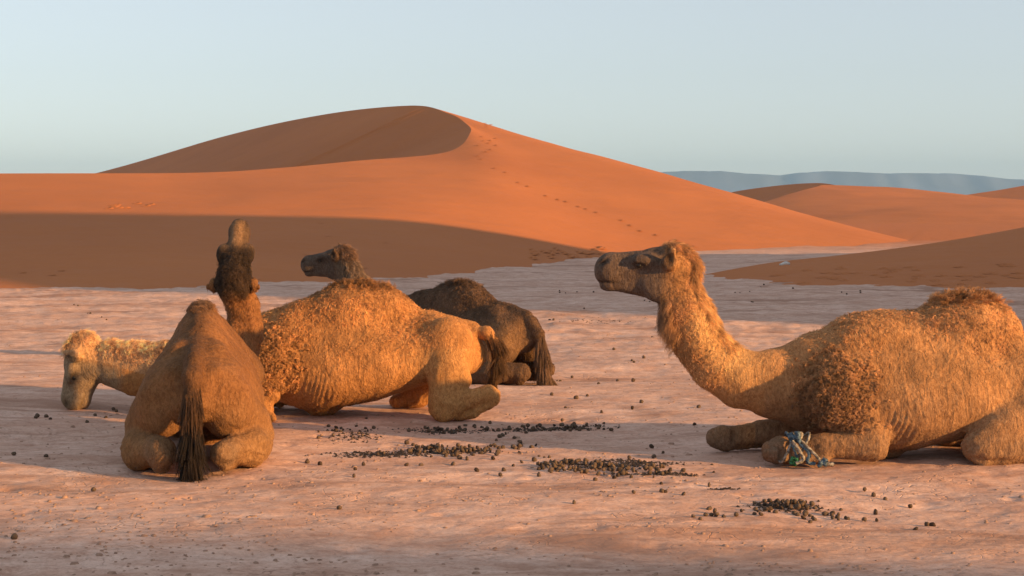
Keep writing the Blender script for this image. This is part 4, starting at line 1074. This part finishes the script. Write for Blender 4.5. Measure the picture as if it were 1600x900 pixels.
# ------------------------------------------------------------------ footprints and scuffs on the dunes
def footprints():
    main = bpy.data.objects['dune']; rd = bpy.data.objects['dune.001']
    def verts(o, n):
        co = np.empty(len(o.data.vertices) * 3, np.float32); o.data.vertices.foreach_get('co', co); return co.reshape(-1, 3)[:n]
    MV = verts(main, 900 * 200); RV = verts(rd, 500 * 120)
    def proj(V):
        return np.stack([800 + FPX * V[:, 0] / V[:, 1], HOR + FPX * (CAMH - V[:, 2]) / V[:, 1]], 1)
    MP, RP = proj(MV), proj(RV)
    vs, fs, off = [], [], 0
    r3 = random.Random(3)
    def put(px, py, V, P, sx, sy, hh):
        nonlocal off
        i = int(((P - np.array([px, py])) ** 2).sum(1).argmin())
        if abs(P[i] - np.array([px, py])).max() > 6: return
        c = V[i]; k = 10
        a0 = r3.uniform(-.4, .4)
        for ri, (rad, z) in enumerate([(0.35, -0.02), (0.75, 0.6), (1.0, 1.0), (1.7, -0.06)]):
            for j in range(k):
                a = 6.283 * j / k
                q = (0.35 + 0.65 * max(0, math.cos(a - a0))) if ri in (1, 2) else 1.0
                X, Y = rad * sx * math.cos(a), rad * sy * math.sin(a)
                vs.append((c[0] + X, c[1] + Y, c[2] + 0.11 * Y + z * hh * q + 0.012))
        for ri in range(3):
            for j in range(k):
                a, b = off + ri * k + j, off + ri * k + (j + 1) % k
                fs.append((a, b, b + k, a + k))
        off += 4 * k
    trail = [(760, 190), (757, 205), (750, 220), (746, 235), (752, 250), (768, 262), (800, 276), (822, 292), (850, 305), (880, 316), (912, 328), (945, 338), (985, 352), (1020, 368), (1075, 383), (1100, 390)]
    for (x0, y0), (x1, y1) in zip(trail[:-1], trail[1:]):
        n = 2
        for i in range(n):
            t = i / n
            put(x0 + (x1 - x0) * t + r3.uniform(-5, 5), y0 + (y1 - y0) * t + r3.uniform(-1.5, 1.5), MV, MP, 0.10, 0.15, 0.02)
    for i in range(14): put(765 + r3.uniform(-8, 8), 192 + i * 3.5, MV, MP, 0.13, 0.2, 0.035)
    for i in range(26): put(r3.uniform(170, 240), 322 + r3.uniform(-4, 5), MV, MP, 0.10, 0.15, 0.05)
    for i in range(30): put(r3.uniform(820, 960), r3.uniform(388, 404), MV, MP, 0.12, 0.2, 0.04)
    for i in range(10): put(r3.uniform(20, 640), r3.uniform(345, 440), MV, MP, 0.05, 0.06, 0.012)
    for i in range(44): put(r3.uniform(1180, 1610), r3.triangular(400, 452, 436), RV, RP, r3.uniform(0.05, 0.13), 0.09, 0.02)
    link('footprints', mesh_from('footprints', vs, fs, M_SAND), None, kind='stuff', label='line of old footprints and scuffs pressed into the dune sand', category='footprints')
footprints()

# ------------------------------------------------------------------ pale litter on the dune side
M_LIT = make_plain('bleached_litter', (0.72, 0.66, 0.60), 0.25, 20.0, 0.8, 0.3, 0.004, 0.2)
def litter(px, py, d, L, label):
    x, y, z = at(px, py, d)
    r3 = random.Random(px)
    n, vs = 7, []
    for i in range(n):
        t = i / (n - 1) - 0.5
        w = L * 0.16 * math.cos(t * 2.6)
        zz = L * 0.10 * math.sin(t * 5 + px) + L * 0.12
        vs += [(x + t * L, y - w, z + zz * .5 - 0.03), (x + t * L, y + w * .4, z + zz + w * .5), (x + t * L, y + w, z + zz * .4 - 0.03)]
    fs = []
    for i in range(n - 1):
        a = i * 3
        fs += [(a, a + 3, a + 4, a + 1), (a + 1, a + 4, a + 5, a + 2), (a + 2, a + 5, a + 3, a)]
    link('litter', mesh_from('litter', vs, fs, M_LIT), None, label=label, category='litter')
litter(1226, 413, 37.6, 0.26, 'thin pale scrap lying on the shaded dune behind the roped camel')

# ------------------------------------------------------------------ rope hobble on the foreleg
def tube(pts, r, seg=8, twist=0.0, rough=0.0, seed=0):
    P = catmull(pts, max(24, len(pts) * 8)); n = len(P)
    T = np.gradient(P, axis=0); T /= np.linalg.norm(T, axis=1)[:, None] + 1e-9
    up = np.array([0.13, 0.31, 0.94]); vs = []
    for i in range(n):
        a = np.cross(T[i], up); a /= np.linalg.norm(a) + 1e-9; b = np.cross(T[i], a)
        for j in range(seg):
            an = 6.2832 * j / seg
            rr = r * (1 + 0.28 * math.sin(3 * an + twist * i))
            vs.append(P[i] + rr * (math.cos(an) * a + math.sin(an) * b))
    fs = [(i * seg + j, i * seg + (j + 1) % seg, (i + 1) * seg + (j + 1) % seg, (i + 1) * seg + j) for i in range(n - 1) for j in range(seg)]
    return vs, fs
def rope_mat(name, col, col2):
    nt = NT(name); tc = nt.n('ShaderNodeTexCoord').outputs['Object']
    f = nt.noise(tc, 45.0, 4, 0.7)
    c = mixc(nt, nt.ramp(f, [(0.40, 0.0), (0.60, 1.0)]), col, col2)
    principled(nt, c, 0.85, nt.bump(nt.noise(tc, 160.0, 3, 0.6), 0.7, 0.004), 0.2); return nt.m
M_RW = rope_mat('rope_dirty_white', (0.10, 0.085, 0.07), (0.34, 0.31, 0.27))
M_RB = rope_mat('rope_blue', (0.035, 0.06, 0.09), (0.15, 0.22, 0.27))
M_RG = rope_mat('rope_green', (0.02, 0.09, 0.045), (0.06, 0.24, 0.11))
def build_rope():
    x0, yc, zc = 1.93, 10.77, 0.095
    root = link('rope', None, None, label='frayed blue and white rope knotted round the foreleg of the pale camel', category='rope')
    root.location = (x0, yc - 0.1, 0.0)
    def part(name, vs, fs, m):
        vs = np.array(vs) - np.array(root.location); return link(name, mesh_from(name, vs, fs, m), root)
    for k, (dx, tilt, ry, rz) in enumerate([(-0.05, 0.05, 0.105, 0.110), (0.0, -0.04, 0.108, 0.113), (0.045, 0.07, 0.106, 0.111)]):
        pts = [(x0 + dx + tilt * math.sin(a), yc + ry * math.cos(a), max(0.018, zc + rz * math.sin(a))) for a in np.linspace(0, 6.28, 17)]
        part('loop', *tube(pts, 0.009, 8, 0.9), M_RW if k != 1 else M_RB)
    def knot(c, r, m, seed):
        rr = random.Random(seed)
        pts = [(c[0] + r * rr.uniform(-1, 1), c[1] + r * rr.uniform(-.7, .7), max(0.014, c[2] + r * rr.uniform(-1, 1))) for _ in range(9)]
        return part('knot', *tube(pts, r * 0.45, 8, 0.9), m)
    knot((x0 + 0.0, yc - 0.09, 0.195), 0.034, M_RB, 1); knot((x0 + 0.03, yc - 0.08, 0.205), 0.026, M_RW, 2)
    knot((x0 - 0.005, yc - 0.13, 0.035), 0.026, M_RG, 3)
    knot((x0 + 0.175, yc - 0.16, 0.028), 0.030, M_RB, 4)
    part('strand', *tube([(x0 + 0.02, yc - 0.10, 0.19), (x0 + 0.07, yc - 0.13, 0.14), (x0 + 0.13, yc - 0.15, 0.08), (x0 + 0.17, yc - 0.16, 0.03)], 0.010, 8, 0.9), M_RW)
    part('strand', *tube([(x0 + 0.17, yc - 0.16, 0.025), (x0 + 0.21, yc - 0.17, 0.02), (x0 + 0.25, yc - 0.165, 0.018)], 0.013, 8, 0.9), M_RW)
    part('strand', *tube([(x0 - 0.02, yc - 0.11, 0.17), (x0 + 0.02, yc - 0.135, 0.11), (x0 + 0.05, yc - 0.14, 0.05), (x0 + 0.0, yc - 0.14, 0.02)], 0.012, 8, 0.9), M_RW)
    part('strand', *tube([(x0 + 0.03, yc - 0.11, 0.15), (x0 + 0.09, yc - 0.135, 0.09), (x0 + 0.08, yc - 0.14, 0.03), (x0 + 0.13, yc - 0.14, 0.018)], 0.012, 8, 0.9), M_RB)
build_rope()
